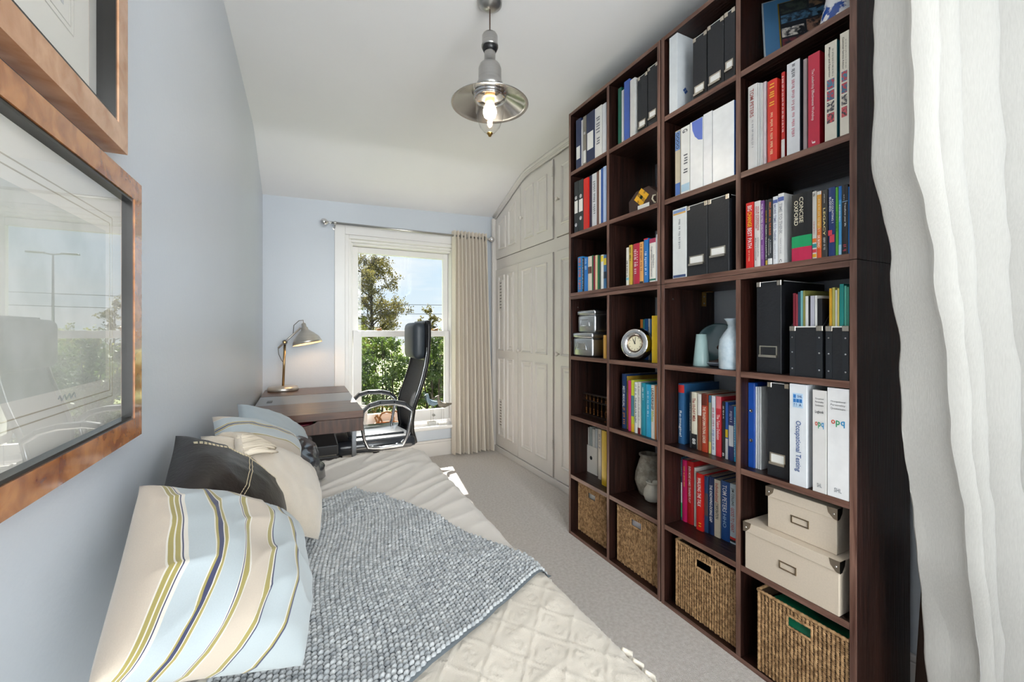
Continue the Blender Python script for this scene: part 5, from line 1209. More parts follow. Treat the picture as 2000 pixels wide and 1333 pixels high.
M_LBC = mat('pale_blue_cotton', '#aab8c0', 0.85, var=0.05, scale=(8, 8, 8), bump=0.1, bscale=(400, 400, 400), sheen=0.2)
Cushion('striped_cushion', 'large cushion in tan, blue and olive stripes, nearest on the bed', [lean(272, 950), lean(568, 1030, 0.03), lean(590, 1302, 0.03), lean(165, 1360, 0.0)], M_STR, 0.088, 0.05, 0.045, 1, cre=0.010, n=64)
lc = Cushion('leather_cushion', 'dark brown leather cushion with cream stitching behind the striped cushion', [lean(343, 852), lean(545, 985, 0.0), lean(520, 1150, 0.0), lean(312, 985, 0.0)], M_LEA, 0.085, 0.03, 0.02, 4, cre=0.006)
for path in ([(0.03 + 0.94 * i / 44, 0.24) for i in range(45)], [(0.03 + 0.94 * i / 44, 0.265) for i in range(45)], [(0.36, 0.03 + 0.94 * i / 44) for i in range(45)], [(0.385, 0.03 + 0.94 * i / 44) for i in range(45)]):
    b = MB()
    for i in range(0, 44, 1):
        p, q = lc.pt(*path[i], 0, 0.0012), lc.pt(*path[i + 1], 0, 0.0012); b.tube([p.lerp(q, 0.12), p.lerp(q, 0.80)], 0.0008, 5)
    b.build('stitching', mat('cream_thread', '#d8c9a8', 0.7), lc.root)
cc3 = Cushion('fleece_cushion', 'cream fleece cushion tied with a fringed wrap', [lean(392, 853, -0.005), lean(598, 915, 0.01), lean(622, 1055, 0.02), lean(405, 1010, 0.0)], M_CRM, 0.09, 0.03, 0.02, 7, cre=0.009)
rnd = random.Random(8); b = MB()
for i in range(24):
    v = 0.06 + 0.44 * i / 23; u0 = 0.085 + rnd.uniform(-.008, .008)
    L_ = rnd.uniform(.13, .18); vv = rnd.uniform(-.05, .07)
    pts = [cc3.pt(u0 + L_ * q / 6, max(0.01, v + vv * q / 6 + 0.008 * math.sin(q + i)), 0, 0.008 + 0.012 * math.sin(math.pi * q / 6.5)) for q in range(7)]
    b.tube(pts, [0.006, 0.0055, 0.005, 0.0046, 0.0042, 0.0038, 0.0025], 5)
b.build('fringe', mat('cream_fringe', '#e3d6c2', 0.95), cc3.root, smooth=True)
b = MB(); b.tube([cc3.pt(0.08 + 0.012 * math.sin(v * 9), v, 0, 0.005) for v in [0.0 + i / 40 for i in range(41)]], 0.010, 8); b.build('wrap_fold', M_CRM, cc3.root, smooth=True)
Cushion('striped_cushion', 'smaller striped cushion standing between the fleece and pale blue cushions', [lean(414, 815, -0.01), lean(574, 862, 0.02), lean(584, 935, 0.02), lean(425, 905, 0.0)], M_STR2, 0.075, 0.03, 0.02, 12, swap=True, cre=0.006)
Cushion('leather_cushion', 'crumpled shiny navy-black leather cushion sticking out at the far end', [lean(470, 850, -0.02), lean(585, 845, 0.0), lean(636, 936, 0.03), lean(520, 960, -0.02)], M_LEA2, 0.06, 0.02, 0.02, 15, cre=0.022)
Cushion('pale_blue_cushion', 'plain pale blue cushion farthest along the bed by the desk', [lean(463, 790, -0.01), lean(590, 845, 0.0), lean(598, 900, 0.0), lean(470, 860, 0.0)], M_LBC, 0.07, 0.03, 0.02, 19, cre=0.006)
# ------------------------------------------------------------------ desk
M_WAL = mat('walnut_foil', '#6b4a39', 0.32, col2='#402a20', scale=(4, 45, 45), detail=7, lo=0.3, hi=0.7, distort=0.5, spec=0.5)
M_WALV = mat('walnut_foil_front', '#5c3e30', 0.4, col2='#33211a', scale=(50, 20, 6), detail=7, lo=0.3, hi=0.7)
M_GREYP = mat('grey_laminate', '#80868e', 0.3, var=0.04)
DX0, DX1, DY0, DY1, DZ = LX + 0.024, 0.305, 2.50, 3.695, 0.705
desk = empty('desk', ((DX0 + DX1) / 2, 3.1, 0), 'walnut writing desk with a grey centre panel in the corner by the window', 'desk')
part('top_panel', M_WAL, desk, 0.002, b=(DX0, DX1, DY0, 2.905, DZ - 0.04, DZ))
part('centre_panel', M_GREYP, desk, 0.002, b=(DX0, DX1, 2.909, 3.30, DZ - 0.03, DZ - 0.001))
part('top_panel', M_WAL, desk, 0.002, b=(DX0, DX1, 3.304, DY1, DZ - 0.04, DZ))
part('cable_slot', M_BLACK, desk, 0.0, b=(DX0 + 0.055, DX0 + 0.085, 3.02, 3.10, DZ - 0.001, DZ + 0.0006))
# drawer end with a slot handle
fy = DY0 + 0.004; z0, z1 = DZ - 0.115, DZ - 0.042
xs0, xs1 = -0.14, 0.07
def slot(x):
    q = (x - (xs0 + xs1) / 2) / ((xs1 - xs0) / 2)
    return z1 - 0.024 * max(0.0, 1 - q * q) ** 0.6
poly = [(DX0, fy, z0), (DX1, fy, z0), (DX1, fy, z1)] + [(x, fy, slot(x)) for x in [xs1 - (xs1 - xs0) * i / 14 for i in range(15)]] + [(DX0, fy, z1)]
dr = MB().prism(poly, (0, 0.016, 0)).build('drawer_front', M_WALV, desk)
for x0, x1, n_ in ((DX0, DX0 + 0.016, 0), (DX1 - 0.016, DX1, 1)): part('apron', M_WALV, desk, 0.001, b=(x0, x1, DY0 + 0.02, DY1, z0, z1 + 0.002))
part('drawer_base', M_WALV, desk, 0.0, b=(DX0 + 0.016, DX1 - 0.016, DY0 + 0.02, DY1 - 0.01, z0, z0 + 0.008))
part('apron', M_WALV, desk, 0.001, b=(DX0 + 0.016, DX1 - 0.016, DY1 - 0.016, DY1, z0, z1 + 0.002))
M_LEG = mat('grey_metal_leg', '#8e9196', 0.35, 0.7)
for x in (DX0 + 0.03, DX1 - 0.045):
    for y in (DY0 + 0.05, DY1 - 0.06): part('leg', M_LEG, desk, 0.002, b=(x - 0.012, x + 0.012, y - 0.012, y + 0.012, 0, z0))
tag(MB().box(-0.13, 0.05, DY0 + 0.03, DY0 + 0.2, z0 + 0.0085, z0 + 0.055).build('red_folder', cmat('#7c1430'), bevel=0.003), 'dark red folder showing in the desk drawer slot', 'folder')
tag(MB().box(0.055, 0.075, DY0 + 0.03, DY0 + 0.2, z0 + 0.0085, z0 + 0.056).build('green_pen_case', cmat('#1f9a6a'), bevel=0.003), 'green case showing at the end of the desk drawer slot', 'pen case')
pr = empty('printer', (0.06, 2.85, 0), 'black box-shaped printer on a stand under the desk', 'printer')
pc_ = mat('black_matte_case', '#2c2d30', 0.4)
part('stand', mat('dark_stand', '#1f2022', 0.5), pr, 0.004, b=(-0.10, 0.17, 2.74, 3.10, 0, 0.30))
part('lower_case', pc_, pr, 0.006, b=(-0.12, 0.19, 2.72, 3.12, 0.302, 0.405))
part('paper_tray', mat('tray_grey', '#6a665f', 0.5), pr, 0.002, b=(-0.11, 0.18, 2.725, 3.11, 0.405, 0.413))
part('upper_case', pc_, pr, 0.006, b=(-0.12, 0.19, 2.72, 3.12, 0.413, 0.47))
part('knob', M_BLACK, pr, 0.004, b=(0.19, 0.215, 2.74, 2.78, 0.36, 0.385))

# desk lamp
lp = empty('desk_lamp', (-0.135, 3.60, DZ), 'brass and steel adjustable desk lamp on the desk in the corner', 'lamp')
M_LST = mat('lamp_steel', '#d6cfc6', 0.36, 0.85, scale=(3, 3, 150)); M_LBR = mat('lamp_brass', '#b39468', 0.3, 1.0)
bc = Vector((-0.135, 3.60, DZ))
MB().lathe([(0.100, 0), (0.104, 0.004), (0.104, 0.02), (0.097, 0.030), (0.03, 0.034), (0.012, 0.037)], bc, n=40).build('base', M_LST, lp, smooth=True)
jt = bc + Vector((0.012, 0, 0.365))
MB().tube([bc + Vector((0, 0, 0.034)), jt], 0.0085, 12).build('post', M_LBR, lp, smooth=True)
b = MB(); b.lathe([(0.018, -0.02), (0.018, 0.02)], jt, (0, 1, 0), 16); b.build('joint', M_BLACK, lp)
MB().lathe([(0.012, 0.02), (0.012, 0.03), (0.006, 0.036)], jt, (0, -1, 0), 12).build('joint_knob', M_LBR, lp)
tail, tip = jt + Vector((-0.045, 0, -0.045)), jt + Vector((0.105, 0, 0.108))
MB().tube([tail, tip], 0.007, 10).build('arm', M_LST, lp, smooth=True)
ax_ = Vector((0.18, -0.10, -0.98)).normalized(); neck = tip + Vector((0.024, 0, 0.015))
prof = [(0.008, -0.022), (0.015, -0.018), (0.017, 0.010), (0.023, 0.012), (0.025, 0.030), (0.036, 0.042), (0.063, 0.066), (0.088, 0.094), (0.101, 0.122), (0.106, 0.140), (0.104, 0.140), (0.099, 0.124), (0.086, 0.097), (0.061, 0.070), (0.034, 0.047), (0.02, 0.036)]
MB().lathe(prof, neck, ax_, 40, cap=False).build('shade', M_LST, lp, smooth=True)
MB().lathe([(0.1035, 0.139), (0.0985, 0.123), (0.0855, 0.096), (0.0605, 0.069), (0.033, 0.046)], neck, ax_, 40, cap=False).build('shade_lining', mat('warm_white_enamel', '#f3e6cf', 0.5), lp, smooth=True)
MB().tube([tip + Vector((-0.05, 0, -0.045)), tip + Vector((-0.045, 0, 0.02)), tip + Vector((-0.01, 0, 0.055)), tip + Vector((0.018, 0, 0.06)), neck - ax_ * 0.02], 0.0028, 8).build('cord', mat('grey_flex', '#6c6a66', 0.5), lp, smooth=True)
MB().tube([tail, tail + Vector((0.004, 0, -0.045)), tail + Vector((0.022, 0, -0.09)), bc + Vector((0.012, 0, 0.2))], 0.0026, 8).build('cord', mat('grey_flex', '#6c6a66'), lp, smooth=True)
bulb_c = neck + ax_ * 0.085
MB().lathe([(0.0, -0.028), (0.014, -0.022), (0.022, -0.006), (0.022, 0.008), (0.014, 0.022), (0.0, 0.027)], bulb_c, ax_, 16).build('bulb', mat('lit_bulb_warm', '#ffdba8', 0.3, emit='#ffcf94', estr=22.0), lp, smooth=True)

# ------------------------------------------------------------------ office chair, facing the desk
ch = empty('office_chair', (0.48, 3.07, 0), 'black high-back office chair with a headrest and looped metal armrests', 'chair')
CYc = 3.07
M_SEAT = mat('black_leatherette', '#2b2f36', 0.22, var=0.1, coat=0.2); M_NET = mat('black_mesh_fabric', '#15171b', 0.6, col2='#2c3038', scale=(160, 160, 160), lo=0.5, hi=0.62)
M_ARM = mat('silver_tube', '#c9ccd0', 0.2, 1.0)
pf = [(0.782, 1.225), (0.779, 1.12), (0.770, 1.0), (0.752, 0.91), (0.728, 0.82), (0.705, 0.75), (0.680, 0.68), (0.662, 0.61), (0.655, 0.54), (0.660, 0.47), (0.685, 0.385)]
def prof_x(t):
    f = t * (len(pf) - 1); i = min(int(f), len(pf) - 2); w_ = f - i
    return pf[i][0] * (1 - w_) + pf[i + 1][0] * w_, pf[i][1] * (1 - w_) + pf[i + 1][1] * w_
def hwid(t): return 0.175 + 0.055 * math.sin(math.pi * min(1, max(0, t * 0.95)))
g = MB()
nu, nv = 30, 14
def bk(u, v, off):
    x, z = prof_x(u); s = (v - 0.5) * 2; return (x + off + 0.025 * (1 - s * s) , CYc + s * hwid(u), z)
g.grid(lambda u, v: bk(u, v, 0.0), nu, nv); g.grid(lambda u, v: bk(u, v, 0.006), nu, nv)
g.build('back_mesh', M_NET, ch, smooth=True)
for s in (-1, 1):
    pts = [(prof_x(i / 30)[0] + 0.006, CYc + s * hwid(i / 30), prof_x(i / 30)[1]) for i in range(31)]
    MB().tube(pts, 0.016, 8).build('back_rail', M_BLACK, ch, smooth=True)
    MB().tube([(p[0] - 0.013, p[1] + s * 0.006, p[2]) for p in pts[5:24]], 0.0035, 6).build('piping', M_ARM, ch, smooth=True)
MB().box(0.685, 0.78, CYc - 0.165, CYc + 0.165, 0.955, 1.215).build('headrest', mat('headrest_leather_sky_sheen', '#3a4148', 0.45), ch, bevel=0.04, seg=4, smooth=True)  # sky reflection on black leather put into the grey-blue colour
MB().box(0.765, 0.80, CYc - 0.172, CYc + 0.172, 0.94, 1.228).build('headrest_shell', M_BLACK, ch, bevel=0.016, seg=3, smooth=True)
sb_ = MB().box(0.17, 0.69, CYc - 0.25, CYc + 0.25, 0.36, 0.455); sb_.build('seat', M_SEAT, ch, bevel=0.045, seg=4, smooth=True)
MB().box(0.26, 0.62, CYc - 0.17, CYc + 0.17, 0.45, 0.468).build('seat_panel', M_SEAT, ch, bevel=0.009, seg=3, smooth=True)
for s in (-1, 1):
    y = CYc + s * 0.272
    loop = [(0.585, 0.405), (0.45, 0.398), (0.37, 0.41), (0.345, 0.47), (0.330, 0.57), (0.338, 0.632), (0.375, 0.667), (0.44, 0.682), (0.53, 0.680), (0.60, 0.662), (0.648, 0.622), (0.636, 0.55), (0.618, 0.46)]
    MB().tube([(x, y, z) for x, z in loop], 0.011, 10, closed=True).build('armrest_loop', M_ARM, ch, smooth=True)
    b = MB(); pp = [(0.322, 0.60), (0.335, 0.640), (0.375, 0.679), (0.44, 0.695), (0.53, 0.693), (0.605, 0.674), (0.655, 0.632)]
    for i in range(len(pp) - 1):
        (xa, za), (xb, zb) = pp[i], pp[i + 1]
        b.prism([(xa, y - 0.024, za - 0.012), (xa, y + 0.024, za - 0.012), (xa, y + 0.024, za + 0.010), (xa, y - 0.024, za + 0.010)], (xb - xa, 0, zb - za))
    b.build('arm_pad', mat('arm_pad_black', '#22252a', 0.3), ch, bevel=0.004, seg=2)
    for x in (0.40, 0.555): MB().lathe([(0.012, 0), (0.012, 0.006), (0.006, 0.008)], (x, CYc + s * 0.252, 0.405), (0, s, 0), 12).build('bolt', M_ARM, ch)
MB().lathe([(0.03, 0.10), (0.03, 0.22), (0.022, 0.22), (0.022, 0.36)], (0.46, CYc, 0), n=16).build('gas_column', M_BLACK, ch, smooth=True)
for k in range(5):
    a_ = 2 * math.pi * k / 5 + 0.3; dx, dy = math.cos(a_), math.sin(a_)
    lg = MB().tube([(0.46 + dx * 0.02, CYc + dy * 0.02, 0.115), (0.46 + dx * 0.16, CYc + dy * 0.16, 0.095), (0.46 + dx * 0.29, CYc + dy * 0.29, 0.075)], [0.024, 0.02, 0.016], 8).build('base_leg', M_LEG, ch, smooth=True)
    MB().lathe([(0.027, -0.02), (0.03, -0.015), (0.03, 0.015), (0.027, 0.02)], (0.46 + dx * 0.29, CYc + dy * 0.29, 0.030), (-dy, dx, 0), 14).build('caster', M_BLACK, lg, smooth=True)

# ------------------------------------------------------------------ things on the sill
SZ = 0.288
def bird(x, y, face, m, label, h=0.0):
    o = empty('wading_bird', (x, y, SZ), label, 'ornament')
    zb = SZ + 0.022
    MB().box(x - 0.038, x + 0.038, y - 0.024, y + 0.024, SZ, zb).build('plinth', mat('white_plaster', '#e6e3dd', 0.6), o, bevel=0.002)
    bz = zb + 0.155 + h
    P = [(0.105, bz + 0.012), (0.06, bz + 0.004), (0.02, bz), (-0.015, bz + 0.012), (-0.033, bz + 0.04), (-0.036, bz + 0.07), (-0.042, bz + 0.085), (-0.055, bz + 0.086)]
    R_ = [0.003, 0.014, 0.026, 0.025, 0.014, 0.0115, 0.014, 0.008]
    MB().tube([(x - face * px, y, pz) for px, pz in P] if face < 0 else [(x + px, y, pz) for px, pz in P], R_, 12).build('body', m, o, smooth=True)
    sx = 1 if face > 0 else -1
    sx = 1
    MB().tube([(x - 0.052, y, bz + 0.086), (x - 0.075, y, bz + 0.072), (x - 0.092, y, bz + 0.05)], [0.006, 0.003, 0.001], 8).build('beak', mat('dark_beak', '#3a2f2a', 0.4), o, smooth=True)
    for dx in (-0.008, 0.016): MB().tube([(x + dx, y, zb - 0.002), (x + dx * 0.6, y, bz - 0.01)], 0.0016, 6).build('leg', M_STEEL, o)
    return o
bird(1.155, 3.775, 1, mat('bird_taupe', '#8c8478', 0.6, col2='#6b6459', scale=(30, 30, 30)), 'taupe wading bird on wire legs standing nearer on the window sill')
bird(1.075, 3.845, 1, mat('bird_blue_grey', '#7d93a3', 0.6, col2='#5d7486', scale=(30, 30, 30)), 'blue-grey wading bird ornament standing behind the taupe one', h=0.012)
bk_ = empty('driftwood_basket', (0.66, 3.775, SZ), 'small wicker basket with twisted branch handles on the window sill', 'basket')
M_WIC = mat('peeled_wicker', '#b57f4c', 0.6, col2='#8a5a30', scale=(40, 40, 40))
b = MB()
for k in range(6): b.tube([(0.66 + (0.105 + 0.004 * (k % 2)) * math.cos(t_), 3.775 + 0.038 * math.sin(t_), SZ + 0.008 + 0.011 * k) for t_ in [2 * math.pi * i / 28 for i in range(28)]], 0.0065, 6, closed=True)
b.build('bowl', M_WIC, bk_, smooth=True)
for x0, x1, hh in ((0.60, 0.70, 0.15), (0.56, 0.575, 0.13), (0.70, 0.755, 0.15)):
    MB().tube([(x0 - 0.005, 3.76, SZ + 0.03), (x0 + 0.012, 3.76, SZ + 0.08), (x0 - 0.006, 3.762, SZ + 0.12), (x0 + 0.01, 3.765, SZ + hh), ((x0 + x1) / 2, 3.768, SZ + hh + 0.012), (x1, 3.77, SZ + hh - 0.002), (x1 + 0.015, 3.77, SZ + 0.1), (x1 + 0.005, 3.77, SZ + 0.03)], [0.006, 0.008, 0.007, 0.009, 0.011, 0.009, 0.008, 0.006], 8).build('branch_handle', M_WIC, bk_, smooth=True)
lathe_thing('white_planter', 'white round pot standing on the sill beside the desk', 'pot', [(0.045, 0), (0.055, 0.01), (0.064, 0.20), (0.068, 0.205), (0.068, 0.22), (0.061, 0.22), (0.056, 0.19), (0.05, 0.02)], Vector((0.435, 3.80, SZ)), mat('white_glaze', '#ebe9e6', 0.2))

# ------------------------------------------------------------------ curtains
def cloth(name, col, translucent, tint=None, scale=500):
    m = bpy.data.materials.new(name); m.use_nodes = True; t = m.node_tree; b = t.nodes['Principled BSDF']; out = t.nodes['Material Output']
    tcn = t.nodes.new('ShaderNodeTexCoord'); mp_ = t.nodes.new('ShaderNodeMapping'); mp_.inputs['Scale'].default_value = (scale, scale, scale * 0.12)
    nz = t.nodes.new('ShaderNodeTexNoise'); nz.inputs['Scale'].default_value = 1.0; nz.inputs['Detail'].default_value = 4
    t.links.new(tcn.outputs['Object'], mp_.inputs[0]); t.links.new(mp_.outputs[0], nz.inputs['Vector'])
    c1 = lin(col); c2 = tuple(v * 0.90 for v in c1[:3]) + (1,)
    rp = t.nodes.new('ShaderNodeValToRGB'); rp.color_ramp.elements[0].position = 0.3; rp.color_ramp.elements[0].color = c2; rp.color_ramp.elements[1].position = 0.7; rp.color_ramp.elements[1].color = c1
    t.links.new(nz.outputs[0], rp.inputs[0]); t.links.new(rp.outputs[0], b.inputs['Base Color'])
    b.inputs['Roughness'].default_value = 0.9; b.inputs['Sheen Weight'].default_value = 0.2
    bp = t.nodes.new('ShaderNodeBump'); bp.inputs['Strength'].default_value = 0.15; bp.inputs['Distance'].default_value = 0.004; t.links.new(nz.outputs[0], bp.inputs['Height']); t.links.new(bp.outputs[0], b.inputs['Normal'])
    tl = t.nodes.new('ShaderNodeBsdfTranslucent'); t.links.new(rp.outputs[0], tl.inputs[0])
    mi = t.nodes.new('ShaderNodeMixShader'); mi.inputs[0].default_value = translucent
    t.links.new(b.outputs[0], mi.inputs[1]); t.links.new(tl.outputs[0], mi.inputs[2]); t.links.new(mi.outputs[0], out.inputs[0])
    return m
rodY, rodZ = 3.722, 2.040
rod = empty('curtain_rod', (0.9, BY, rodZ), 'slim nickel curtain rod with ball finials above the window', 'curtain rod')
MB().tube([(0.20, rodY, rodZ), (1.585, rodY, rodZ)], 0.0095, 12).build('rod', M_STEEL, rod, smooth=True)
for x, s in ((0.20, -1), (1.585, 1)):
    MB().lathe([(0.011, -0.002), (0.011, 0.012), (0.007, 0.014), (0.012, 0.020), (0.024, 0.032), (0.029, 0.048), (0.024, 0.064), (0.012, 0.074), (0.0, 0.077)], (x, rodY, rodZ), (s, 0, 0), 20).build('finial', M_CHROME, rod, smooth=True)
for x in (0.235, 1.56):
    q = MB().tube([(x, BY, rodZ - 0.03), (x, rodY + 0.005, rodZ - 0.016)], 0.006, 8); q.lathe([(0.016, 0), (0.016, 0.006)], (x, BY, rodZ - 0.03), (0, -1, 0), 12); q.lathe([(0.014, -0.008), (0.014, 0.008)], (x, rodY, rodZ), (1, 0, 0), 12)
    q.build('bracket', M_STEEL, rod)
cur = empty('eyelet_curtain', (1.42, rodY, 0), 'cream eyelet curtain bunched beside the window', 'curtain')
M_CUR = cloth('cream_curtain_cloth', '#f1e8db', 0.2)
NP = 10
def cfun(u, v):
    z = 2.085 - 2.068 * v; wx = 0.345 + 0.075 * v
    x = 1.238 - 0.012 * v + wx * u
    am = 0.030 + 0.012 * v
    ph = 2 * math.pi * NP * u + 0.5 * math.sin(3 * v + u * 7)
    return (x + 0.008 * math.sin(ph * 0.5 + 2 * v) * v, rodY - 0.008 + am * math.cos(ph) - 0.015 * v, z + (0.006 * math.sin(11 * u) if v > 0.98 else 0))
MB().grid(cfun, 160, 60).build('drape', M_CUR, cur, smooth=True, fix=False)
for k in range(6):
    u = (2 * k + 0.5) / (2.0 * NP) * 1.75; x = 1.238 + 0.345 * u
    MB().tube([(x, rodY + 0.021 * math.cos(t_), rodZ + 0.021 * math.sin(t_)) for t_ in [2 * math.pi * i / 20 for i in range(20)]], 0.004, 6, closed=True).build('eyelet', M_STEEL, cur, smooth=True)
lin_c = empty('linen_curtain', (1.4, 0.40, 0), 'white linen curtain hanging in loose folds beside the bookcase', 'curtain')
M_LIN = cloth('white_linen', '#bfbcb6', 0.2, scale=420)
def lx_left(z):
    T_ = [(2.5, 1.10), (1.8, 1.112), (1.54, 1.115), (1.30, 1.200), (1.0, 1.270), (0.62, 1.350), (0.36, 1.420), (0.0, 1.460)]
    for (za, xa), (zb, xb) in zip(T_, T_[1:]):
        if z >= zb: q = (za - z) / (za - zb); q = q * q * (3 - 2 * q); return xa + (xb - xa) * max(0, min(1, q))
    return 1.46
def lfun(u, v):
    z = 2.46 - 2.445 * v; xl = lx_left(z); x = xl + (1.678 - xl) * u
    ph = 2 * math.pi * (5.2 * u ** 0.85) + 0.55 * math.sin(2.0 * v + 4 * u) - 0.8 * v
    am = (0.040 + 0.016 * math.sin(9 * u + 1.0)) * (0.6 + 0.45 * v)
    y = 0.445 - 0.115 * u - am * math.cos(ph)
    y += 0.006 * noise.noise(Vector((x * 14, z * 9, 0.4))) + 0.004 * noise.noise(Vector((x * 40, z * 14, 2.4)))
    x += 0.010 * math.sin(ph * 1.0 + 0.6) + 0.004 * noise.noise(Vector((u * 6, z * 7, 8.0)))
    return (min(x, 1.69), y, z)
MB().grid(lfun, 170, 150).build('drape', M_LIN, lin_c, smooth=True, fix=False)
MB().tube([(1.06, 0.445, 2.452), (1.68, 0.33, 2.452)], 0.008, 8).build('track', M_WHITE, lin_c)
# dark frame leaning on the wall behind the linen curtain
lf = empty('leaning_frame', (1.62, 0.545, 0), 'dark wooden frame leaning on the wall behind the linen curtain', 'picture frame')
M_DKF = mat('dark_frame_wood', '#3a2418', 0.4, scale=(40, 40, 4))
MB().prism([(1.575, 0.545, 0.0), (1.60, 0.545, 0.0), (1.675, 0.545, 0.50), (1.65, 0.545, 0.50)], (0, 0.028, 0)).build('stile', M_DKF, lf, bevel=0.003)
MB().prism([(1.575, 0.45, 0.0), (1.60, 0.45, 0.0), (1.605, 0.45, 0.04), (1.58, 0.45, 0.04)], (0, 0.095, 0)).build('rail', M_DKF, lf)

# ------------------------------------------------------------------ pendant lamp
pd = Vector((0.677, 1.562, 0)); CZ = ceil_z(pd.x, pd.y)
pen = empty('pendant_lamp', (pd.x, pd.y, CZ), 'brushed steel pendant lamp with a clear glass shade and wide metal brim', 'lamp')
MB().lathe([(0.0, -0.038), (0.02, -0.036), (0.048, -0.018), (0.05, 0.0)], (pd.x, pd.y, CZ), n=28).build('ceiling_rose', M_STEEL, pen, smooth=True)
MB().tube([(pd.x, pd.y, CZ - 0.03), (pd.x, pd.y, 2.355)], 0.0028, 8).build('flex', mat('brown_flex', '#4a3226', 0.6), pen, smooth=True)
Zp = lambda py: 1.15 + (648 - py) * 0.002068
b = MB().lathe([(0.004, Zp(61)), (0.012, Zp(64)), (0.027, Zp(66)), (0.0315, Zp(70)), (0.0315, Zp(84)), (0.034, Zp(88)), (0.034, Zp(91)), (0.028, Zp(91))], (pd.x, pd.y, 0), n=32); b.build('cap', M_STEEL, pen, smooth=True)
MB().lathe([(0.029, Zp(89)), (0.031, Zp(94)), (0.024, Zp(101)), (0.022, Zp(101))], (pd.x, pd.y, 0), n=32).build('collar', M_BLACK, pen, smooth=True)
MB().lathe([(0.0225, Zp(96)), (0.0225, Zp(119)), (0.030, Zp(122)), (0.041, Zp(127)), (0.046, Zp(134)), (0.0465, Zp(156)), (0.049, Zp(160)), (0.056, Zp(166)), (0.058, Zp(172)), (0.056, Zp(173))], (pd.x, pd.y, 0), n=40, cap=False).build('body', M_STEEL, pen, smooth=True)
Zr = Zp(203)
MB().lathe([(0.050, Zr + 0.062), (0.058, Zr + 0.056), (0.064, Zr + 0.044), (0.10, Zr + 0.027), (0.14, Zr + 0.008), (0.154, Zr + 0.001), (0.156, Zr - 0.001), (0.154, Zr - 0.002), (0.14, Zr + 0.005), (0.10, Zr + 0.024), (0.066, Zr + 0.040)], (pd.x, pd.y, 0), n=56, cap=False).build('brim', mat('polished_brim', '#c8c6c3', 0.18, 1.0, var=0.05), pen, smooth=True)
MB().lathe([(0.066, Zr + 0.040), (0.060, Zr + 0.036), (0.060, Zr + 0.020), (0.064, Zr + 0.018), (0.064, Zr + 0.030)], (pd.x, pd.y, 0), n=40, cap=False).build('glass_ring', M_CHROME, pen, smooth=True)
MB().lathe([(0.057, Zr + 0.030), (0.058, Zr + 0.01), (0.0575, Zr - 0.025), (0.052, Zr - 0.06), (0.040, Zr - 0.092), (0.022, Zr - 0.112), (0.004, Zr - 0.119)], (pd.x, pd.y, 0), n=40, cap=False).build('glass_shade', clear_glass('lamp_glass', (0.97, 0.97, 0.96), 1.0), pen, smooth=True)
MB().lathe([(0.011, Zr - 0.115), (0.013, Zr - 0.118), (0.009, Zr - 0.122), (0.005, Zr - 0.130), (0.0, Zr - 0.131)], (pd.x, pd.y, 0), n=16).build('glass_tip', M_BRASS, pen, smooth=True)
MB().lathe([(0.021, Zr + 0.055), (0.021, Zr + 0.012), (0.018, Zr + 0.006)], (pd.x, pd.y, 0), n=24).build('socket', mat('warm_brass_socket', '#c7a268', 0.35, 0.6), pen, smooth=True)
MB().lathe([(0.015, Zr + 0.006), (0.019, Zr - 0.006), (0.026, Zr - 0.022), (0.027, Zr - 0.034), (0.022, Zr - 0.050), (0.0, Zr - 0.060)], (pd.x, pd.y, 0), n=24).build('bulb', mat('lit_bulb', '#fff0d6', 0.3, emit='#fff0da', estr=45.0), pen, smooth=True)
wn = Vector((pd.x + 0.062 * 0.94, pd.y - 0.062 * 0.2, Zr + 0.068))
q = MB().tube([wn + Vector((0, 0, -0.03)), wn + Vector((0, 0, 0.012))], 0.004, 8)
for s in (-1, 1): q.tube([wn, wn + Vector((s * 0.010, 0, 0.010)), wn + Vector((s * 0.011, 0, 0.024))], [0.004, 0.005, 0.003], 8)
q.build('wing_nut', M_BRASS, pen, smooth=True)

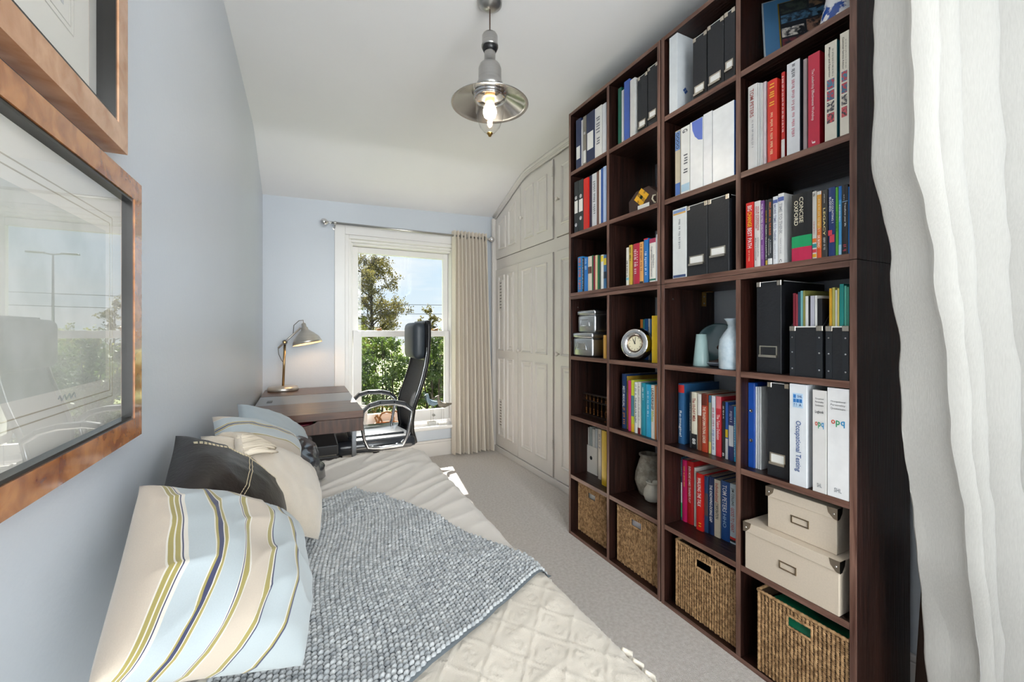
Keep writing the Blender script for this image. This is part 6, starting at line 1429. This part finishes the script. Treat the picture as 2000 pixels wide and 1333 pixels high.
# ------------------------------------------------------------------ framed pictures on the left wall
M_BURL = mat('burl_veneer', '#b87840', 0.14, col2='#7d3f1c', scale=(30, 30, 30), detail=8, lo=0.3, hi=0.62, distort=0.5, coat=0.6)
M_BURL2 = mat('hazed_burl_veneer', '#c79a78', 0.22, col2='#a87654', scale=(26, 26, 26), detail=8, lo=0.3, hi=0.62, distort=0.5, coat=0.4)  # paler copy of the burl, haze and reflection painted into its colour
M_MAT_ = mat('ivory_mount', '#f8f5ee', 0.8, var=0.02)
M_PGL = clear_glass('picture_glass', (1.0, 1.0, 0.995), 2.0)
def picture(label, y0, y1, z0, z1, art, fw=0.045, out=0.026, M_BURL=M_BURL):
    o = empty('framed_picture', (LX, (y0 + y1) / 2, z0), label, 'picture', 'framed pictures above the bed')
    for nm, poly in (('rail', [(y0, z0), (y1, z0), (y1 - fw, z0 + fw), (y0 + fw, z0 + fw)]), ('rail', [(y0, z1), (y1, z1), (y1 - fw, z1 - fw), (y0 + fw, z1 - fw)]), ('stile', [(y0, z0), (y0 + fw, z0 + fw), (y0 + fw, z1 - fw), (y0, z1)]), ('stile', [(y1, z0), (y1 - fw, z0 + fw), (y1 - fw, z1 - fw), (y1, z1)])):
        f_ = MB().prism([(LX + 0.006, y, z) for y, z in poly], (out - 0.006, 0, 0)).build(nm, M_BURL, o)
        MB().prism([(LX + 0.001, y, z) for y, z in poly], (0.005, 0, 0)).build('back_edge', M_BLACK, f_)
    b = MB(); w = 0.005; a0, a1, b0, b1 = y0 + fw, y1 - fw, z0 + fw, z1 - fw
    for q in ((a0, a1, b0, b0 + w), (a0, a1, b1 - w, b1), (a0, a0 + w, b0 + w, b1 - w), (a1 - w, a1, b0 + w, b1 - w)): b.box(LX + 0.006, LX + out - 0.002, *q)
    b.build('slip', mat('black_silver_slip', '#1c1a18', 0.2, 0.3), o)
    MB().box(LX + 0.006, LX + 0.010, a0 + w, a1 - w, b0 + w, b1 - w).build('mount', M_MAT_, o)
    art(o, a0, a1, b0, b1)
    MB().quad((LX + 0.017, a0 + w, b0 + w), (LX + 0.017, a1 - w, b0 + w), (LX + 0.017, a1 - w, b1 - w), (LX + 0.017, a0 + w, b1 - w)).build('glazing', M_PGL, o)
def art_up(o, a0, a1, b0, b1):
    X = LX + 0.0105; d = 0.075
    b = MB()
    for k, dd in ((0, d), (1, d + 0.008)):
        for q in ((a0 + dd, a1 - dd, b0 + dd, b0 + dd + 0.0012), (a0 + dd, a1 - dd, b1 - dd, b1 - dd + 0.0012), (a0 + dd, a0 + dd + 0.0012, b0 + dd, b1 - dd), (a1 - dd, a1 - dd + 0.0012, b0 + dd, b1 - dd)): b.box(X - 0.0005, X, *q)
    b.build('ruled_line', mat('rule_grey', '#d3cfc7', 0.7), o)
    MB().box(X - 0.0005, X, a0 + 0.10, a1 - 0.10, b0 + 0.10, b1 - 0.10).build('watercolour', mat('pale_watercolour', '#d6d8de', 0.8, col2='#cfccb8', scale=(10, 14, 14), lo=0.4, hi=0.6, detail=6), o)
def art_low(o, a0, a1, b0, b1):
    X = LX + 0.0105; d = 0.045
    MB().box(X - 0.0005, X, a0 + 0.07, a1 - 0.07, b0 + 0.075, b1 - 0.07).build('watercolour', mat('grey_watercolour', '#e3e4df', 0.8, col2='#d3d6cf', scale=(8, 12, 12), lo=0.4, hi=0.6, detail=6), o)
    b = MB()
    for k, dd in ((0, d), (1, d + 0.010)):
        for q in ((a0 + dd, a1 - dd, b0 + dd, b0 + dd + 0.0014), (a0 + dd, a1 - dd, b1 - dd, b1 - dd + 0.0014), (a1 - dd, a1 - dd + 0.0014, b0 + dd, b1 - dd)): b.box(X - 0.0005, X, *q)
    b.build('ruled_line', mat('rule_brown', '#cfc6b4', 0.7), o)
    MB().tube([(X + 0.0003, a1 - 0.21 + 0.004 * i, b0 + 0.064 + 0.004 * math.sin(i * 2.1) * (1 if i % 3 else 0.3)) for i in range(12)], 0.0007, 5).build('signature', mat('pencil_grey', '#bfc1c1', 0.7), o)
picture('burl-framed picture whose glass mirrors the window, lower of the two', 0.36, 0.962, 0.968, 1.409, art_low, 0.034)
picture('burl-framed watercolour with ivory mount, upper of the two', 0.24, 0.868, 1.430, 1.93, art_up, 0.036, 0.034, M_BURL2)
# ------------------------------------------------------------------ outdoors
GZ = -2.8
tag(MB().box(-40, 60, 4.4, 120, GZ - 0.2, GZ).build('ground_lawn', mat('lawn_grass', '#8a9458', 0.9, col2='#66743c', scale=(0.7, 0.7, 0.7), detail=8)), kind='structure')
def leafmat(name, c1, c2, tr=0.5):
    m = bpy.data.materials.new(name); m.use_nodes = True; t = m.node_tree; b = t.nodes['Principled BSDF']; out = t.nodes['Material Output']
    tcn = t.nodes.new('ShaderNodeTexCoord'); nz = t.nodes.new('ShaderNodeTexNoise'); nz.inputs['Scale'].default_value = 2.2; nz.inputs['Detail'].default_value = 6
    t.links.new(tcn.outputs['Object'], nz.inputs['Vector'])
    rp = t.nodes.new('ShaderNodeValToRGB'); rp.color_ramp.elements[0].position = 0.38; rp.color_ramp.elements[0].color = lin(c1); rp.color_ramp.elements[1].position = 0.62; rp.color_ramp.elements[1].color = lin(c2)
    t.links.new(nz.outputs[0], rp.inputs[0]); t.links.new(rp.outputs[0], b.inputs['Base Color']); b.inputs['Roughness'].default_value = 0.6
    tl = t.nodes.new('ShaderNodeBsdfTranslucent'); t.links.new(rp.outputs[0], tl.inputs[0])
    mi = t.nodes.new('ShaderNodeMixShader'); mi.inputs[0].default_value = tr
    t.links.new(b.outputs[0], mi.inputs[1]); t.links.new(tl.outputs[0], mi.inputs[2]); t.links.new(mi.outputs[0], out.inputs[0])
    return m
M_BARK = mat('bark', '#4a4034', 0.9, col2='#2c261f', scale=(6, 6, 2), bump=0.3)
def leaves(P, size, m, parent, seed, hang=0.3):
    rg = np.random.default_rng(seed); n = len(P)
    d = rg.normal(size=(n, 3)); d[:, 2] -= hang; d /= np.linalg.norm(d, axis=1)[:, None]
    r_ = rg.normal(size=(n, 3)); s = np.cross(d, r_); s /= np.linalg.norm(s, axis=1)[:, None]
    L = size * rg.uniform(0.7, 1.3, size=(n, 1)); Wd = L * 0.42
    V = np.stack([P, P + d * L * 0.5 + s * Wd, P + d * L, P + d * L * 0.5 - s * Wd], axis=1).reshape(-1, 3)
    me = bpy.data.meshes.new('foliage')
    me.vertices.add(4 * n); me.vertices.foreach_set('co', V.ravel())
    me.loops.add(4 * n); me.loops.foreach_set('vertex_index', np.arange(4 * n, dtype=np.int32))
    me.polygons.add(n); me.polygons.foreach_set('loop_start', np.arange(0, 4 * n, 4, dtype=np.int32))
    try: me.polygons.foreach_set('loop_total', np.full(n, 4, dtype=np.int32))
    except Exception: pass
    me.update(calc_edges=True); me.validate()
    o = link('foliage', me, m, parent); o['kind'] = 'stuff'
    return o
def tree(name, label, base, H, crown, m, nl, size, seed, trunk_r=0.12, first=0.35, spread=1.0, upright=0.8, nb=22, twigs=7, cat='tree', stems=1):
    rd = random.Random(seed)
    o = empty(name, base, label, cat, 'trees and shrubs outside the window')
    bx_, by_, bz_ = base; b = MB(); P = []
    for s_ in range(stems):
        off = Vector((rd.uniform(-.35, .35), rd.uniform(-.3, .3), 0)) * (0 if stems == 1 else crown * 0.5)
        pts = []
        for i in range(9):
            t_ = i / 8; pts.append(Vector((bx_, by_, bz_)) + off * (0.4 + 0.8 * t_) + Vector((0.10 * crown * math.sin(2.1 * t_ + seed + s_), 0.10 * crown * math.cos(1.7 * t_ + seed), H * 0.93 * t_)))
        b.tube(pts, [trunk_r * (1 - 0.88 * i / 8) / math.sqrt(stems) for i in range(9)], 7)
        for k in range(nb // stems):
            t_ = first + (0.97 - first) * (k + rd.random()) / (nb // stems)
            f = t_ * 8; i = min(int(f), 7); p0 = pts[i].lerp(pts[i + 1], f - i)
            an = rd.uniform(0, 2 * math.pi); env = math.sin(math.pi * min(1, max(0.05, (t_ - first + 0.12) / (1.12 - first)))) ** 0.7
            L = crown * spread * env * rd.uniform(0.65, 1.1)
            d = Vector((math.cos(an), math.sin(an), upright * rd.uniform(0.3, 1.2))).normalized()
            bp_ = [p0]
            for q in range(1, 6): bp_.append(p0 + d * L * q / 5 + Vector((rd.uniform(-.05, .05), rd.uniform(-.05, .05), -0.12 * (q / 5) ** 2)) * L)
            r0 = trunk_r * 0.36 * (1 - 0.7 * t_)
            b.tube(bp_, [max(0.004, r0 * (1 - 0.85 * q / 5)) for q in range(6)], 5, cap=False)
            for w_ in range(twigs):
                q = rd.uniform(0.25, 1.0); f2 = q * 5; i2 = min(int(f2), 4); c0 = bp_[i2].lerp(bp_[i2 + 1], f2 - i2)
                d2 = (d * 0.5 + Vector((rd.gauss(0, 1), rd.gauss(0, 1), rd.gauss(-0.1, 0.8)))).normalized(); L2 = crown * rd.uniform(0.14, 0.30)
                c1 = c0 + d2 * L2; b.tube([c0, c0.lerp(c1, 0.5) + Vector((0, 0, 0.02)), c1], [max(0.004, r0 * 0.3), 0.005, 0.003], 4, cap=False)
                P.append((c0, c1))
    b.build('trunk_and_branches', M_BARK, o, smooth=True, fix=False)
    rg = np.random.default_rng(seed + 100); A = np.array([tuple(a) for a, _ in P]); B = np.array([tuple(c) for _, c in P])
    idx = rg.integers(0, len(A), nl); t_ = rg.uniform(0.1, 1.1, size=(nl, 1))
    pts = A[idx] * (1 - t_) + B[idx] * t_ + rg.normal(scale=crown * 0.035, size=(nl, 3))
    leaves(pts, size, m, o, seed + 7)
    return o
LM1 = leafmat('birch_leaf', '#4a4524', '#77703a', 0.35)
LM2 = leafmat('hedge_leaf', '#3f5524', '#71863a', 0.35)
LM3 = leafmat('shrub_leaf_dark', '#2b3d1a', '#52672c', 0.3)
LM4 = leafmat('shrub_leaf_yellow', '#6d7430', '#97993f', 0.35)
tree('birch_tree', 'tall airy tree with sparse olive leaves against the sky at the left of the window', (2.9, 19.5, GZ), 7.7, 2.0, LM1, 15000, 0.07, 3, 0.16, 0.40, 1.0, 1.0, 40, 10)
tree('birch_tree', 'thin young tree with few leaves seen beside the chair headrest', (5.35, 19.0, GZ), 5.4, 1.0, LM1, 1500, 0.075, 9, 0.08, 0.5, 1.0, 1.0, 16, 6)
tree('yellow_tree', 'yellow-green tree partly hidden by the left window frame', (1.35, 17.5, GZ), 6.3, 1.0, LM4, 5000, 0.085, 14, 0.10, 0.4, 1.0, 0.8, 22, 7)
SH = [(0.9, 11.0, 3.7, 1.3, LM3), (2.1, 12.2, 4.0, 1.35, LM2), (3.2, 11.3, 3.85, 1.35, LM3), (4.3, 12.6, 3.9, 1.45, LM2), (5.6, 13.4, 4.1, 1.5, LM2), (1.7, 15.2, 4.2, 1.4, LM4), (4.9, 16.0, 4.4, 1.6, LM4), (7.2, 15.2, 4.2, 1.7, LM2), (8.9, 17.0, 4.3, 1.8, LM3), (0.2, 13.6, 4.0, 1.4, LM2), (6.6, 18.6, 4.3, 1.7, LM4)]
SL = ['dark leafy shrub nearest the left edge of the lower pane', 'mid-green tall shrub behind the desk end of the window', 'dark branching shrub in the middle of the lower pane', 'green shrub seen behind the chair back', 'green bushy shrub at the right of the lower pane',
      'yellow-green bush topping the hedge left of the chair', 'yellow-green bush topping the hedge at the chair headrest', 'tall green bush mirrored in the picture glass, nearer', 'dark green bush mirrored in the picture glass, farther', 'green bush at the far left outside the window', 'pale bush far behind the right window edge']
for k, (x, y, h, cw_, lm) in enumerate(SH):
    tree('garden_shrub', SL[k], (x, y, GZ), h, cw_, lm, 9000, 0.07, 30 + k, 0.09, 0.12, 1.0, 0.6, 30, 8, cat='shrub', stems=3)
for z, y, lab in ((2.05, 15.0, 'upper overhead cable crossing the view outside the window'), (1.72, 15.0, 'lower overhead cable crossing the view outside the window')):
    cbl = MB().tube([(-8 + 2.2 * i, y, z - 0.10 + 0.03 * i + 0.012 * (i - 5) ** 2 * 0.2) for i in range(14)], 0.008, 5).build('overhead_cable', mat('black_cable', '#3a3c40', 0.6)); tag(cbl, lab, 'cable')
sl = empty('street_lamp', (14.9, 40.0, GZ), 'tall grey twin-headed street lamp mirrored in the picture glass', 'street lamp')
M_GAL = mat('galvanised_steel', '#7b8288', 0.5, 0.4)
MB().tube([(14.9, 40, GZ), (14.9, 40, 6.5)], [0.11, 0.06], 8).build('post', M_GAL, sl, smooth=True)
for s in (-1, 1):
    MB().tube([(14.9, 40, 6.45), (14.9 + s * 0.5, 40, 6.55)], 0.05, 6).build('arm', M_GAL, sl)
    MB().box(14.9 + min(s * 0.4, s * 1.35), 14.9 + max(s * 0.4, s * 1.35), 39.85, 40.15, 6.5, 6.62).build('lantern', M_GAL, sl, bevel=0.03)
